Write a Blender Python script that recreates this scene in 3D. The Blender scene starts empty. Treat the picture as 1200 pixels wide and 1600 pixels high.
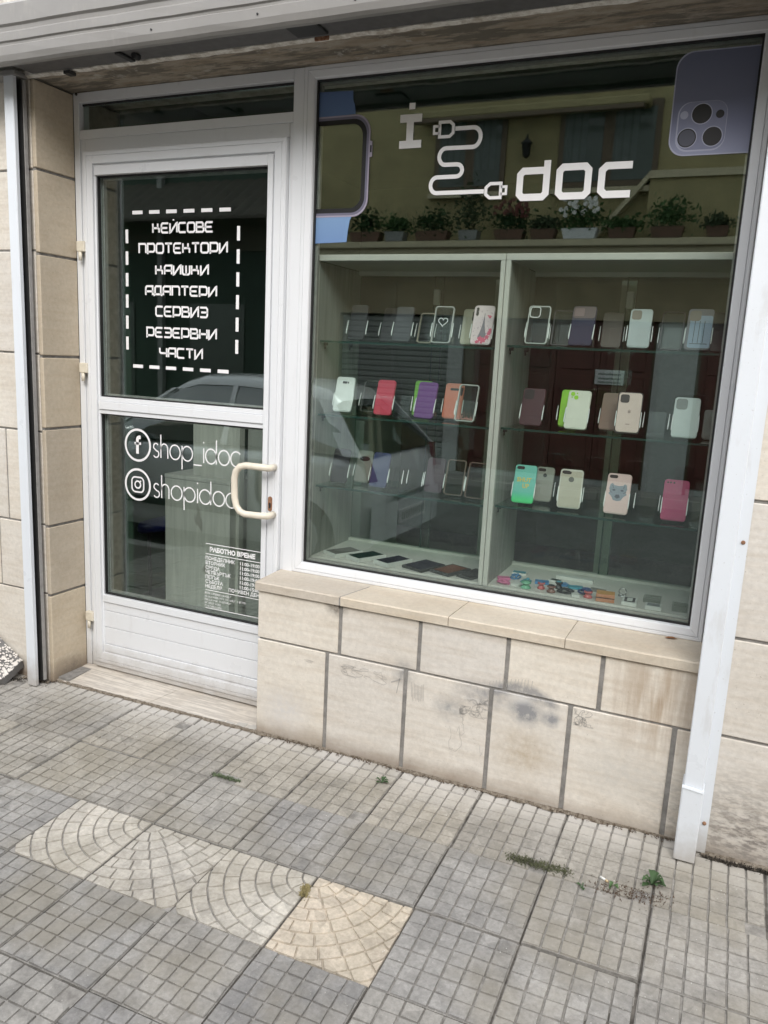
import bpy, bmesh, math, random
from mathutils import Vector, Matrix
R = math.radians
random.seed(11)
sc = bpy.context.scene
col = sc.collection

# ------------------------------------------------------------------ camera
cam_d = bpy.data.cameras.new('camera')
cam = bpy.data.objects.new('camera', cam_d)
col.objects.link(cam)
sc.camera = cam
cam_d.sensor_fit = 'HORIZONTAL'
cam_d.sensor_width = 36
cam_d.lens = 36 * 1239.874 / 1200
cam_d.clip_start = 0.02
cam_d.clip_end = 500
RM = Matrix(((0.91135205, 0.40880311, 0.0481401),
             (-0.39323339, 0.89922211, -0.19174749),
             (-0.12167561, 0.15581917, 0.98026294)))
# rows of RM are right, forward, up of the camera in world space
m = Matrix.Identity(4)
for k in range(3):
    m[k][0] = RM[0][k]
    m[k][1] = RM[2][k]
    m[k][2] = -RM[1][k]
m[0][3], m[1][3], m[2][3] = 1.6289815, -2.88135996, 0.86986124
cam.matrix_world = m

# ------------------------------------------------------------------ world, sun, exposure
SUN_EL, SUN_AZ = R(40), R(158)        # azimuth measured from +Y clockwise: light comes over the street
w = bpy.data.worlds.new('World')
sc.world = w
w.use_nodes = True
nt = w.node_tree
bg = nt.nodes['Background']
sky = nt.nodes.new('ShaderNodeTexSky')
sky.sky_type = 'NISHITA'
sky.sun_disc = False
sky.sun_elevation = SUN_EL
sky.sun_rotation = SUN_AZ
sky.air_density = 1.0
sky.dust_density = 4.0
sky.ozone_density = 0.6
# thin cloud cover: desaturates the blue
tc = nt.nodes.new('ShaderNodeTexCoord')
cl = nt.nodes.new('ShaderNodeTexNoise')
cl.inputs['Scale'].default_value = 2.2
cl.inputs['Detail'].default_value = 6
crmp = nt.nodes.new('ShaderNodeValToRGB')
crmp.color_ramp.elements[0].position = 0.3
crmp.color_ramp.elements[0].color = (0.45, 0.45, 0.45, 1)
crmp.color_ramp.elements[1].position = 0.62
crmp.color_ramp.elements[1].color = (0.95, 0.95, 0.95, 1)
mixw = nt.nodes.new('ShaderNodeMix')
mixw.data_type = 'RGBA'
nt.links.new(tc.outputs['Generated'], cl.inputs['Vector'])
nt.links.new(cl.outputs['Fac'], crmp.inputs['Fac'])
nt.links.new(crmp.outputs['Color'], mixw.inputs[0])
nt.links.new(sky.outputs['Color'], mixw.inputs[6])
mixw.inputs[7].default_value = (9.0, 9.2, 9.6, 1)
nt.links.new(mixw.outputs[2], bg.inputs['Color'])
bg.inputs['Strength'].default_value = 0.13
sd = bpy.data.lights.new('sun', 'SUN')
sd.energy = 1.1
sd.angle = R(30)
sd.color = (1.0, 0.98, 0.95)
so = bpy.data.objects.new('sun', sd)
col.objects.link(so)
dirv = Vector((math.sin(SUN_AZ) * math.cos(SUN_EL), math.cos(SUN_AZ) * math.cos(SUN_EL), math.sin(SUN_EL)))
so.rotation_euler = dirv.to_track_quat('Z', 'Y').to_euler()
so.location = (0, -6, 12)
vs = sc.view_settings
sc.display_settings.display_device = 'sRGB'
vs.view_transform = 'Standard'
vs.look = 'None'
vs.gamma = 1
vs.use_curve_mapping = False
vs.exposure = 1.0
try:
    sc.cycles.max_bounces = 10
    sc.cycles.transparent_max_bounces = 24
    sc.cycles.glossy_bounces = 5
    sc.cycles.transmission_bounces = 6
    sc.cycles.caustics_reflective = False
    sc.cycles.caustics_refractive = False
except Exception:
    pass

# ------------------------------------------------------------------ material helpers
MATS = {}

class NB:
    """tiny node-graph helper"""
    def __init__(s, name):
        s.m = bpy.data.materials.new(name)
        s.m.use_nodes = True
        s.nt = s.m.node_tree
        s.b = s.nt.nodes['Principled BSDF']
        s.out = s.nt.nodes['Material Output']
        MATS[name] = s.m

    def n(s, t, **kw):
        nd = s.nt.nodes.new(t)
        for k, v in kw.items():
            if k.startswith('i_'):
                nd.inputs[k[2:].replace('_', ' ')].default_value = v
            else:
                setattr(nd, k, v)
        return nd

    def l(s, a, b):
        s.nt.links.new(a, b)

    def pos(s, kind='Object'):
        if kind == 'World':
            return s.n('ShaderNodeNewGeometry').outputs['Position']
        return s.n('ShaderNodeTexCoord').outputs[kind]

    def noise(s, scale, detail=5, rough=.55, vec=None, stretch=None, dist=0):
        nd = s.n('ShaderNodeTexNoise')
        nd.inputs['Scale'].default_value = scale
        nd.inputs['Detail'].default_value = detail
        nd.inputs['Roughness'].default_value = rough
        nd.inputs['Distortion'].default_value = dist
        v = vec if vec is not None else s.pos('World')
        if stretch:
            mp = s.n('ShaderNodeMapping')
            mp.inputs['Scale'].default_value = stretch
            s.l(v, mp.inputs['Vector'])
            v = mp.outputs['Vector']
        s.l(v, nd.inputs['Vector'])
        return nd.outputs['Fac']

    def ramp(s, f, stops):
        r = s.n('ShaderNodeValToRGB')
        e = r.color_ramp.elements
        while len(e) > 1:
            e.remove(e[-1])
        for i, (p, c) in enumerate(stops):
            if i == 0:
                e[0].position = p
                el = e[0]
            else:
                el = e.new(p)
            if isinstance(c, (int, float)):
                c = (c, c, c)
            el.color = (*c, 1)
        s.l(f, r.inputs['Fac'])
        return r.outputs['Color']

    def mix(s, fac, a, b, mode='MIX'):
        mx = s.n('ShaderNodeMix', data_type='RGBA', blend_type=mode)
        for sock, v in ((mx.inputs[0], fac), (mx.inputs[6], a), (mx.inputs[7], b)):
            if isinstance(v, (int, float)):
                sock.default_value = v
            elif isinstance(v, tuple):
                sock.default_value = (*v, 1) if len(v) == 3 else v
            else:
                s.l(v, sock)
        return mx.outputs[2]

    def math(s, op, a, b=0.0, clamp=False):
        md = s.n('ShaderNodeMath', operation=op, use_clamp=clamp)
        for sock, v in ((md.inputs[0], a), (md.inputs[1], b)):
            if isinstance(v, (int, float)):
                sock.default_value = v
            else:
                s.l(v, sock)
        return md.outputs[0]

    def color(s, v):
        if isinstance(v, tuple):
            s.b.inputs['Base Color'].default_value = (*v, 1)
        else:
            s.l(v, s.b.inputs['Base Color'])

    def rough(s, v):
        if isinstance(v, (int, float)):
            s.b.inputs['Roughness'].default_value = v
        else:
            s.l(v, s.b.inputs['Roughness'])

    def bump(s, h, strength=.3, dist=.01):
        bp = s.n('ShaderNodeBump')
        bp.inputs['Strength'].default_value = strength
        bp.inputs['Distance'].default_value = dist
        s.l(h, bp.inputs['Height'])
        s.l(bp.outputs['Normal'], s.b.inputs['Normal'])

    def rnd(s):
        return s.n('ShaderNodeObjectInfo').outputs['Random']

    def blob(s, centre, rad):
        """soft spot (1 at the centre, 0 outside) of a stain at a world place, ellipsoid radii"""
        mp = s.n('ShaderNodeMapping')
        mp.inputs['Location'].default_value = [-c / r for c, r in zip(centre, rad)]
        mp.inputs['Scale'].default_value = [1 / r for r in rad]
        s.l(s.pos('World'), mp.inputs['Vector'])
        g = s.n('ShaderNodeTexGradient', gradient_type='SPHERICAL')
        s.l(mp.outputs['Vector'], g.inputs['Vector'])
        return g.outputs['Fac']


def plain(name, c, rough=.5, metal=0.0, spec=None, var=.06, bump=0, scale=30):
    b = NB(name)
    if var:
        b.color(b.mix(1.0, c, b.ramp(b.noise(scale), [(.3, 1 - var), (.7, 1 + var * .5)]), 'MULTIPLY'))
    else:
        b.color(c)
    b.rough(rough)
    b.b.inputs['Metallic'].default_value = metal
    if spec is not None:
        b.b.inputs['Specular IOR Level'].default_value = spec
    if bump:
        b.bump(b.noise(scale * 4), .4, bump)
    return b.m


def limestone(name, base, dark, stains=True, warm=(.42, .33, .23)):
    b = NB(name)
    big = b.noise(2.2, 4, .5)
    fine = b.noise(60, 6, .65)
    streak = b.noise(9, 5, .6, stretch=(.5, 1, 5))
    c = b.mix(b.ramp(big, [(.35, 0), (.68, 1)]), base, dark)
    c = b.mix(b.math('MULTIPLY', b.ramp(streak, [(.42, 0), (.75, 1)]), .34), c, warm)
    c = b.mix(.8, c, b.ramp(fine, [(.3, .86), (.7, 1.06)]), 'MULTIPLY')
    # each slab a little different
    c = b.mix(1.0, c, b.ramp(b.rnd(), [(0, (.93, .93, .94)), (.5, (1.0, .985, .96)), (1, (1.05, 1.03, .99))]), 'MULTIPLY')
    # pits
    pit = b.noise(160, 3, .5)
    c = b.mix(b.ramp(pit, [(.68, 0), (.75, .5)]), c, (.2, .16, .12))
    if stains:
        # grime rising from the pavement, with an uneven edge of its own
        sx = b.n('ShaderNodeSeparateXYZ')
        b.l(b.pos('World'), sx.inputs[0])
        zz = b.math('ADD', sx.outputs['Z'], b.math('MULTIPLY', b.noise(7, 5, .6), -.09))
        g = b.n('ShaderNodeMapRange')
        g.inputs['From Min'].default_value = -.69
        g.inputs['From Max'].default_value = -.785
        b.l(zz, g.inputs['Value'])
        c = b.mix(b.math('MULTIPLY', g.outputs[0], .85, True), c, (.19, .14, .10))
        # spray-can marks and smudges
        edge = b.ramp(b.noise(40, 6, .7), [(.35, .35), (.65, 1)])
        for cen, rad, colr, k in (((1.055, -.19, -.365), (.075, .1, .07), (.26, .26, .265), 2.0),
                                  ((1.145, -.19, -.375), (.042, .1, .04), (.28, .28, .285), 1.8),
                                  ((.90, -.19, -.34), (.16, .1, .07), (.26, .26, .27), .9),
                                  ((1.03, -.19, -.32), (.07, .1, .03), (.74, .73, .70), .8),
                                  ((.76, -.19, -.42), (.08, .1, .07), (.27, .27, .27), .9),
                                  ((.57, -.19, -.32), (.06, .1, .07), (.25, .25, .25), .9),
                                  ((1.06, -.19, -.53), (.15, .1, .12), (.36, .27, .16), .7),
                                  ((1.40, -.19, -.52), (.18, .1, .14), (.52, .50, .46), .9),
                                  ((.04, -.19, -.60), (.16, .1, .13), (.58, .56, .54), 1.1),
                                  ((.27, -.19, -.11), (.06, .1, .05), (.14, .12, .10), 1.3),
                                  ((-1.227, -.1, -.73), (.1, .16, .12), (.18, .15, .12), 1.0),
                                  ((-1.227, -.03, .62), (.1, .08, .22), (.36, .30, .22), .6)):
            f = b.math('MULTIPLY', b.math('MULTIPLY', b.blob(cen, rad), edge), k, True)
            c = b.mix(f, c, colr)
        # arch of grey spray paint over the joint between the courses
        sz = b.n('ShaderNodeSeparateXYZ')
        b.l(b.pos('World'), sz.inputs[0])
        mk = b.n('ShaderNodeMapRange')
        mk.inputs['From Min'].default_value = -.345
        mk.inputs['From Max'].default_value = -.315
        b.l(sz.outputs['Z'], mk.inputs['Value'])
        ring = b.ramp(b.blob((1.03, -.19, -.41), (.21, .3, .175)), [(.12, 0), (.26, 1), (.36, .8), (.5, 0)])
        f = b.math('MULTIPLY', b.math('MULTIPLY', ring, mk.outputs[0]), b.math('MULTIPLY', edge, 1.7), True)
        c = b.mix(b.math('MULTIPLY', f, .8), c, (.24, .24, .245))
        # rust-brown runs under the right end of the sill
        run = b.noise(26, 4, .6, stretch=(1, 1, .09))
        f = b.math('MULTIPLY', b.math('MULTIPLY', b.blob((1.50, -.19, -.22), (.22, .1, .28)),
                                      b.ramp(run, [(.38, 0), (.62, 1)])), 1.0, True)
        c = b.mix(f, c, (.37, .285, .205))
        # grey dirt low on the right-hand wall
        f = b.math('MULTIPLY', b.math('MULTIPLY', b.blob((1.85, -.22, -.62), (.45, .2, .26)),
                                      b.ramp(b.noise(30, 6, .7, stretch=(1, 1, 2.5)), [(.42, .2), (.6, 1)])), 1.1, True)
        c = b.mix(f, c, (.22, .20, .18))
    b.color(c)
    b.rough(.82)
    b.b.inputs['Specular IOR Level'].default_value = .25
    b.bump(b.math('ADD', b.math('MULTIPLY', fine, .6), b.noise(12, 4)), .35, .004)
    return b.m


limestone('limestone', (.70, .665, .605), (.645, .605, .54))
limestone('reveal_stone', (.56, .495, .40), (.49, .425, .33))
limestone('sill_stone', (.60, .55, .475), (.54, .485, .405), stains=False, warm=(.46, .36, .25))
plain('mortar', (.25, .24, .225), .95, var=.3, bump=.004, scale=40)


def concrete_tile(name, base, alt, even=False):
    b = NB(name)
    rn = b.rnd()
    c = b.mix(b.ramp(b.noise(4, 4, .55), [(.35, 0), (.65, 1)]), base, alt)
    c = b.mix(.3 if even else 1.0, c, b.ramp(rn, [(0, (.88, .88, .89)), (.35, (.97, .97, .97)), (.6, (1.01, 1.0, .97)), (1, (1.10, 1.085, 1.06))]), 'MULTIPLY')
    # every molded sett weathers a little differently, blotches, rain marks
    vr = b.n('ShaderNodeTexVoronoi', feature='F1')
    vr.inputs['Scale'].default_value = 19
    b.l(b.pos('World'), vr.inputs['Vector'])
    hs = b.n('ShaderNodeSeparateColor')
    b.l(vr.outputs['Color'], hs.inputs[0])
    c = b.mix(.8, c, b.ramp(hs.outputs[0], [(0, .84), (.5, 1.0), (1, 1.10)]), 'MULTIPLY')
    c = b.mix(.9, c, b.ramp(b.noise(11, 6, .7), [(.3, .74), (.5, 1.0), (.7, 1.12)]), 'MULTIPLY')
    c = b.mix(.9, c, b.ramp(b.noise(75, 6, .7), [(.3, .72), (.72, 1.16)]), 'MULTIPLY')
    c = b.mix(b.ramp(b.noise(240, 2, .5), [(.7, 0), (.78, .7)]), c, (.62, .60, .56))
    c = b.mix(b.ramp(b.noise(190, 2, .5, vec=b.pos('Generated'), stretch=(1, 1, 1)), [(.71, 0), (.78, .6)]), c, (.14, .13, .12))
    # pale dust along the foot of the wall, with ragged edge
    sx = b.n('ShaderNodeSeparateXYZ')
    b.l(b.pos('World'), sx.inputs[0])
    yy = b.math('ADD', sx.outputs['Y'], b.math('MULTIPLY', b.noise(6, 5, .65), .14))
    g = b.n('ShaderNodeMapRange')
    g.inputs['From Min'].default_value = -.32
    g.inputs['From Max'].default_value = -.14
    b.l(yy, g.inputs['Value'])
    c = b.mix(b.math('MULTIPLY', g.outputs[0], .85, True), c, (.52, .495, .455))
    # olive-brown grime patches
    c = b.mix(b.math('MULTIPLY', b.ramp(b.noise(2.6, 5, .6), [(.46, 0), (.64, 1)]), .5), c, (.24, .215, .165))
    b.color(c)
    b.rough(.88)
    b.b.inputs['Specular IOR Level'].default_value = .3
    b.bump(b.noise(120, 5, .7), .5, .003)
    return b.m


concrete_tile('tile_grey', (.335, .323, .303), (.275, .266, .252))
b = NB('groove_dirt')
b.color(b.mix(b.ramp(b.noise(30, 5, .7), [(.35, 0), (.65, 1)]), (.17, .16, .145), (.32, .305, .28)))
b.rough(.95)
concrete_tile('tile_slate', (.295, .285, .268), (.25, .243, .232))
concrete_tile('tile_buff', (.36, .34, .305), (.30, .282, .25))
concrete_tile('tile_cream', (.51, .48, .425), (.45, .42, .37), True)
concrete_tile('tile_tan', (.52, .455, .37), (.46, .405, .325), True)
b = NB('joint_dirt')
b.color(b.mix(b.ramp(b.noise(30, 5, .7), [(.35, 0), (.65, 1)]), (.06, .055, .047), (.17, .155, .135)))
b.rough(.95)
b.bump(b.noise(90, 5, .7), .6, .004)


def white_metal(name, base, dirt=.5, rough=.32):
    b = NB(name)
    c = b.mix(b.math('MULTIPLY', b.ramp(b.noise(5, 5, .6), [(.45, 0), (.75, 1)]), .12 * dirt), base, (.55, .53, .50))
    sm = b.noise(22, 5, .65, stretch=(1, 1, .25))
    c = b.mix(b.math('MULTIPLY', b.ramp(sm, [(.58, 0), (.72, 1)]), .25 * dirt), c, (.42, .39, .35))
    c = b.mix(b.math('MULTIPLY', b.ramp(b.noise(140, 3, .5), [(.7, 0), (.76, 1)]), .4 * dirt), c, (.25, .22, .19))
    sx = b.n('ShaderNodeSeparateXYZ')
    b.l(b.pos('World'), sx.inputs[0])
    zz = b.math('ADD', sx.outputs['Z'], b.math('MULTIPLY', b.noise(12, 5, .7), -.16))
    g = b.n('ShaderNodeMapRange')
    g.inputs['From Min'].default_value = -.66
    g.inputs['From Max'].default_value = -.80
    b.l(zz, g.inputs['Value'])
    c = b.mix(b.math('MULTIPLY', g.outputs[0], .7, True), c, (.33, .29, .24))
    b.color(c)
    b.rough(b.ramp(b.noise(8), [(.3, rough - .06), (.7, rough + .12)]))
    b.bump(b.noise(14, 3), .03, .004)
    return b.m


white_metal('white_frame', (.72, .735, .755), .45)
white_metal('rail_white', (.69, .725, .765), .9)
white_metal('shutter_paint', (.24, .232, .22), .7, .45)
plain('grey_liner', (.33, .32, .31), .6, var=.2)
plain('gasket', (.012, .012, .012), .6, var=.1)
plain('black_steel', (.02, .02, .02), .5, var=.2)
plain('dark_bar', (.115, .11, .108), .55, var=.2)
plain('cream_plastic', (.72, .66, .55), .35, var=.08)
plain('hinge_cream', (.68, .63, .52), .4, var=.12)
b = NB('rust')
b.color(b.mix(b.ramp(b.noise(90, 5, .7), [(.35, 0), (.65, 1)]), (.17, .06, .025), (.34, .20, .12)))
b.rough(.85)
b = NB('concrete_soffit')
n1 = b.noise(7, 6, .65, stretch=(1, 3, 1))
c = b.mix(b.ramp(n1, [(.35, 0), (.6, 1)]), (.29, .235, .17), (.40, .35, .28))
c = b.mix(b.ramp(b.noise(4, 5, .7, stretch=(1, 4, 1)), [(.47, 0), (.56, .85)]), c, (.14, .125, .10))
c = b.mix(b.ramp(b.noise(11, 6, .7), [(.6, 0), (.66, .6)]), c, (.5, .47, .42))
b.color(c)
b.rough(.95)
b.bump(b.noise(30, 6, .7), .7, .01)
b = NB('white_plaster')
b.color(b.mix(b.ramp(b.noise(20, 5, .7), [(.45, 0), (.62, 1)]), (.66, .63, .57), (.44, .40, .34)))
b.rough(.9)
b.bump(b.noise(50, 5), .6, .006)
b = NB('pale_plaster')
b.color(b.mix(b.ramp(b.noise(24, 5, .7), [(.42, 0), (.62, 1)]), (.80, .77, .71), (.50, .45, .38)))
b.rough(.9)
b.bump(b.noise(60, 5), .6, .005)
b = NB('marble')
v = b.noise(5, 7, .62, stretch=(.5, 7, 1), dist=.25)
c = b.mix(b.ramp(v, [(.42, 0), (.5, 1), (.58, 0)]), (.62, .575, .51), (.42, .385, .34))
c = b.mix(b.math('MULTIPLY', b.ramp(b.noise(3, 4), [(.4, 0), (.7, 1)]), .5), c, (.52, .44, .35))
c = b.mix(b.math('MULTIPLY', b.ramp(b.noise(26, 5, .7), [(.5, 0), (.7, 1)]), .3), c, (.3, .27, .24))
b.color(c)
b.rough(.55)
b.bump(b.noise(40, 4), .15, .002)
plain('terrazzo_ground', (.15, .145, .14), .7, var=.2)
plain('terrazzo_chip', (.66, .62, .57), .6, var=.12)


def lam(name, base, streak, rough=.5):
    b = NB(name)
    v = b.noise(5, 6, .6, stretch=(6, 6, .45), dist=.6)
    c = b.mix(b.ramp(v, [(.35, 0), (.65, 1)]), base, streak)
    c = b.mix(b.ramp(b.noise(4.5, 2, .5, stretch=(2, 2, .9)), [(.70, 0), (.74, .6)]), c, (.16, .14, .11))
    b.color(c)
    b.rough(rough)
    return b.m


lam('pale_laminate', (.58, .58, .535), (.45, .45, .415))
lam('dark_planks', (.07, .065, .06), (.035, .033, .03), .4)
plain('upright_laminate', (.36, .35, .31), .5)  # one even tone for the uprights behind the cabinet
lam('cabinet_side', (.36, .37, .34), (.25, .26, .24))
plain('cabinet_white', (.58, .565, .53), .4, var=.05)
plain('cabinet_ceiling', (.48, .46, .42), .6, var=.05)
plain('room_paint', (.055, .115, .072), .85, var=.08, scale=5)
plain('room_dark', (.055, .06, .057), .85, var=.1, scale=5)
plain('blue_vinyl', (.012, .02, .16), .35)


def glass_mat(name, tint, k=1.4, extra=0.0, rough=0.0):
    b = NB(name)
    for nd in list(b.nt.nodes):
        if nd.type == 'BSDF_PRINCIPLED':
            b.nt.nodes.remove(nd)
    t = b.n('ShaderNodeBsdfTransparent')
    t.inputs['Color'].default_value = (*tint, 1)
    g = b.n('ShaderNodeBsdfGlossy')
    g.inputs['Roughness'].default_value = rough
    g.inputs['Color'].default_value = (.93, 1.0, .97, 1)
    # Schlick reflectance, the same from both sides of the sheet
    lw = b.n('ShaderNodeLayerWeight')
    lw.inputs['Blend'].default_value = .5
    p5 = b.math('POWER', lw.outputs['Facing'], 5.0)
    f = b.math('ADD', b.math('MULTIPLY', b.math('ADD', b.math('MULTIPLY', p5, .96), .04), k), extra, True)
    mx = b.n('ShaderNodeMixShader')
    b.l(f, mx.inputs[0])
    b.l(t.outputs[0], mx.inputs[1])
    b.l(g.outputs[0], mx.inputs[2])
    b.l(mx.outputs[0], b.out.inputs['Surface'])
    return b.m


glass_mat('shop_glass', (.92, .96, .94), 2.3)
glass_mat('shelf_glass', (.80, .92, .87), 1.0)
glass_mat('acrylic', (.95, .965, .96), .5, 0, .12)
glass_mat('clear_case', (.84, .86, .84), .45, 0, .18)
glass_mat('back_glass', (.86, .91, .88), .8)
plain('glass_edge', (.012, .05, .04), .25, var=.1)
plain('acrylic_edge', (.80, .83, .82), .15, var=.0, spec=.8)  # near-white colour puts the highlights of the clear stand arms into the material
plain('vinyl_white', (.80, .80, .80), .5, var=.03)


def flat(name, c, rough=.45):
    return plain(name, c, rough, var=.04)


def M(name):
    return MATS[name]


# ------------------------------------------------------------------ mesh helpers
class MB:
    """collects shapes into one mesh"""
    def __init__(s):
        s.bm = bmesh.new()
        s.mi = 0

    def poly(s, pts, mi=None):
        vs_ = [s.bm.verts.new(p) for p in pts]
        f = s.bm.faces.new(vs_)
        f.material_index = s.mi if mi is None else mi
        return f

    def box(s, x0, x1, y0, y1, z0, z1, bev=0.0):
        v = [s.bm.verts.new((x, y, z)) for x in (x0, x1) for y in (y0, y1) for z in (z0, z1)]
        fs = [(0, 1, 3, 2), (4, 6, 7, 5), (0, 4, 5, 1), (2, 3, 7, 6), (0, 2, 6, 4), (1, 5, 7, 3)]
        faces = []
        for f in fs:
            fc = s.bm.faces.new([v[i] for i in f])
            fc.material_index = s.mi
            faces.append(fc)
        if bev > 0:
            es = list({e for f in faces for e in f.edges})
            bmesh.ops.bevel(s.bm, geom=es, offset=bev, segments=1, affect='EDGES', clamp_overlap=True)
        return s

    def prism(s, pts, n0, n1):
        """polygon pts (3D, planar), extruded along vector n1-n0 given as offsets"""
        a = [s.bm.verts.new(Vector(p) + Vector(n0)) for p in pts]
        b_ = [s.bm.verts.new(Vector(p) + Vector(n1)) for p in pts]
        k = len(pts)
        fs = [s.bm.faces.new(a), s.bm.faces.new(list(reversed(b_)))]
        for i in range(k):
            fs.append(s.bm.faces.new((a[i], b_[i], b_[(i + 1) % k], a[(i + 1) % k])))
        for f in fs:
            f.material_index = s.mi
        return s

    def tube(s, pts, rad, seg=8, closed_ends=True):
        pts = [Vector(p) for p in pts]
        rings = []
        up = None
        for i, p in enumerate(pts):
            d = (pts[min(i + 1, len(pts) - 1)] - pts[max(i - 1, 0)]).normalized()
            if up is None:
                up = Vector((0, 0, 1)) if abs(d.z) < .9 else Vector((1, 0, 0))
            x = d.cross(up).normalized()
            y = x.cross(d).normalized()
            up = y
            r = rad[i] if isinstance(rad, (list, tuple)) else rad
            rings.append([s.bm.verts.new(p + x * r * math.cos(t) + y * r * math.sin(t))
                          for t in [2 * math.pi * k / seg for k in range(seg)]])
        for a, b_ in zip(rings, rings[1:]):
            for k in range(seg):
                f = s.bm.faces.new((a[k], a[(k + 1) % seg], b_[(k + 1) % seg], b_[k]))
                f.smooth = True
                f.material_index = s.mi
        if closed_ends:
            for rg in (rings[0], rings[-1]):
                f = s.bm.faces.new(rg)
                f.material_index = s.mi
        return s

    def lathe(s, prof, seg=16, centre=(0, 0, 0)):
        c = Vector(centre)
        rings = [[s.bm.verts.new(c + Vector((r * math.cos(t), r * math.sin(t), z)))
                  for t in [2 * math.pi * k / seg for k in range(seg)]] for r, z in prof]
        for a, b_ in zip(rings, rings[1:]):
            for k in range(seg):
                f = s.bm.faces.new((a[k], a[(k + 1) % seg], b_[(k + 1) % seg], b_[k]))
                f.smooth = True
                f.material_index = s.mi
        for rg in (rings[0], rings[-1]):
            f = s.bm.faces.new(rg)
            f.material_index = s.mi
        return s

    def mesh(s, name):
        bmesh.ops.recalc_face_normals(s.bm, faces=s.bm.faces)
        me = bpy.data.meshes.new(name)
        s.bm.to_mesh(me)
        s.bm.free()
        return me

    def build(s, name, mat, parent=None, **kw):
        return obj(name, s.mesh(name), mat, parent, **kw)


def obj(name, me, mat=None, parent=None, loc=None, rot=None):
    if mat is not None:
        for mm in (mat if isinstance(mat, (list, tuple)) else [mat]):
            me.materials.append(mm if not isinstance(mm, str) else M(mm))
    o = bpy.data.objects.new(name, me)
    col.objects.link(o)
    if parent:
        o.parent = parent
    if loc:
        o.location = loc
    if rot:
        o.rotation_euler = rot
    return o


def tag(o, label=None, cat=None, group=None, kind=None):
    for k, v in (('label', label), ('category', cat), ('group', group), ('kind', kind)):
        if v:
            o[k] = v
    return o


def empty(name, loc=(0, 0, 0), label=None, cat=None, group=None, rot=None):
    o = bpy.data.objects.new(name, None)
    col.objects.link(o)
    o.location = loc
    o.empty_display_size = .1
    if rot:
        o.rotation_euler = rot
    return tag(o, label, cat, group)


def box(name, mat, parent, x0, x1, y0, y1, z0, z1, bev=0.0):
    return MB().box(x0, x1, y0, y1, z0, z1, bev).build(name, mat, parent)


def rrect(w_, h_, r, n=4, cx=0, cz=0):
    """rounded rectangle outline in x,z"""
    pts = []
    for (sx, sz, a0) in ((1, 1, 0), (-1, 1, 90), (-1, -1, 180), (1, -1, 270)):
        for k in range(n + 1):
            a = R(a0 + 90 * k / n)
            pts.append((cx + sx * (w_ / 2 - r) + r * math.cos(a), cz + sz * (h_ / 2 - r) + r * math.sin(a)))
    return pts


def stroke(mb, pts, wd, y, closed=False):
    """flat strip of width wd along pts (x,z) in the plane y, mitred joints"""
    P = [Vector((p[0], p[1])) for p in pts]
    n = len(P)
    L_, R_ = [], []
    for i in range(n):
        if closed:
            a, c = P[(i - 1) % n], P[(i + 1) % n]
        else:
            a, c = P[max(i - 1, 0)], P[min(i + 1, n - 1)]
        d0 = (P[i] - a)
        d1 = (c - P[i])
        if d0.length < 1e-9:
            d0 = d1
        if d1.length < 1e-9:
            d1 = d0
        d0.normalize()
        d1.normalize()
        n0 = Vector((-d0.y, d0.x))
        n1 = Vector((-d1.y, d1.x))
        mt = (n0 + n1)
        if mt.length < 1e-6:
            mt = n0
        mt.normalize()
        k = wd / 2 / max(.45, mt.dot(n0))
        L_.append(mb.bm.verts.new((P[i].x + mt.x * k, y, P[i].y + mt.y * k)))
        R_.append(mb.bm.verts.new((P[i].x - mt.x * k, y, P[i].y - mt.y * k)))
    rng = range(n if closed else n - 1)
    for i in rng:
        j = (i + 1) % n
        f = mb.bm.faces.new((L_[i], R_[i], R_[j], L_[j]))
        f.material_index = mb.mi


def arc(cx, cz, rx, rz, a0, a1, n=10):
    return [(cx + rx * math.cos(R(a0 + (a1 - a0) * k / n)), cz + rz * math.sin(R(a0 + (a1 - a0) * k / n))) for k in range(n + 1)]


def mitred_ring(parent, mat, x0, x1, z0, z1, prof, name='frame_bar', gap=.0004):
    """four mitred bars round the rectangle x0..x1, z0..z1; prof = list of (inset, y) across the bar"""
    def at(side, ins, t):
        # the corner at either end of the side for inset ins
        X0, X1, Z0, Z1 = x0 + ins, x1 - ins, z0 + ins, z1 - ins
        return {'b': ((X0, Z0), (X1, Z0)), 't': ((X1, Z1), (X0, Z1)), 'l': ((X0, Z1), (X0, Z0)), 'r': ((X1, Z0), (X1, Z1))}[side][t]
    out = []
    for side in 'btlr':
        mb = MB()
        rows = []
        for ins, y in prof:
            a, c = at(side, ins, 0), at(side, ins, 1)
            dx, dz = c[0] - a[0], c[1] - a[1]
            L = math.hypot(dx, dz)
            ux, uz = dx / L * gap, dz / L * gap
            rows.append((mb.bm.verts.new((a[0] + ux, y, a[1] + uz)), mb.bm.verts.new((c[0] - ux, y, c[1] - uz))))
        for p, q in zip(rows, rows[1:] + rows[:1]):
            mb.bm.faces.new((p[0], p[1], q[1], q[0]))
        mb.bm.faces.new([r_[0] for r_ in rows])
        mb.bm.faces.new([r_[1] for r_ in reversed(rows)])
        out.append(mb.build(name, mat, parent))
    return out


def ring_flat(mb, x0, x1, z0, z1, wd, y0, y1):
    mb.box(x0, x1, y0, y1, z0, z0 + wd)
    mb.box(x0, x1, y0, y1, z1 - wd, z1)
    mb.box(x0, x0 + wd, y0, y1, z0 + wd, z1 - wd)
    mb.box(x1 - wd, x1, y0, y1, z0 + wd, z1 - wd)


G0, GX, GY = -.7232, .0118, .0281


def gz(x, y):
    return G0 + GX * x + GY * y

# ================================================================== GROUND
def sheet(name, pts, mat, kind='structure', parent=None):
    mb = MB()
    mb.poly(pts)
    return tag(mb.build(name, mat, parent), kind=kind)


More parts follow.
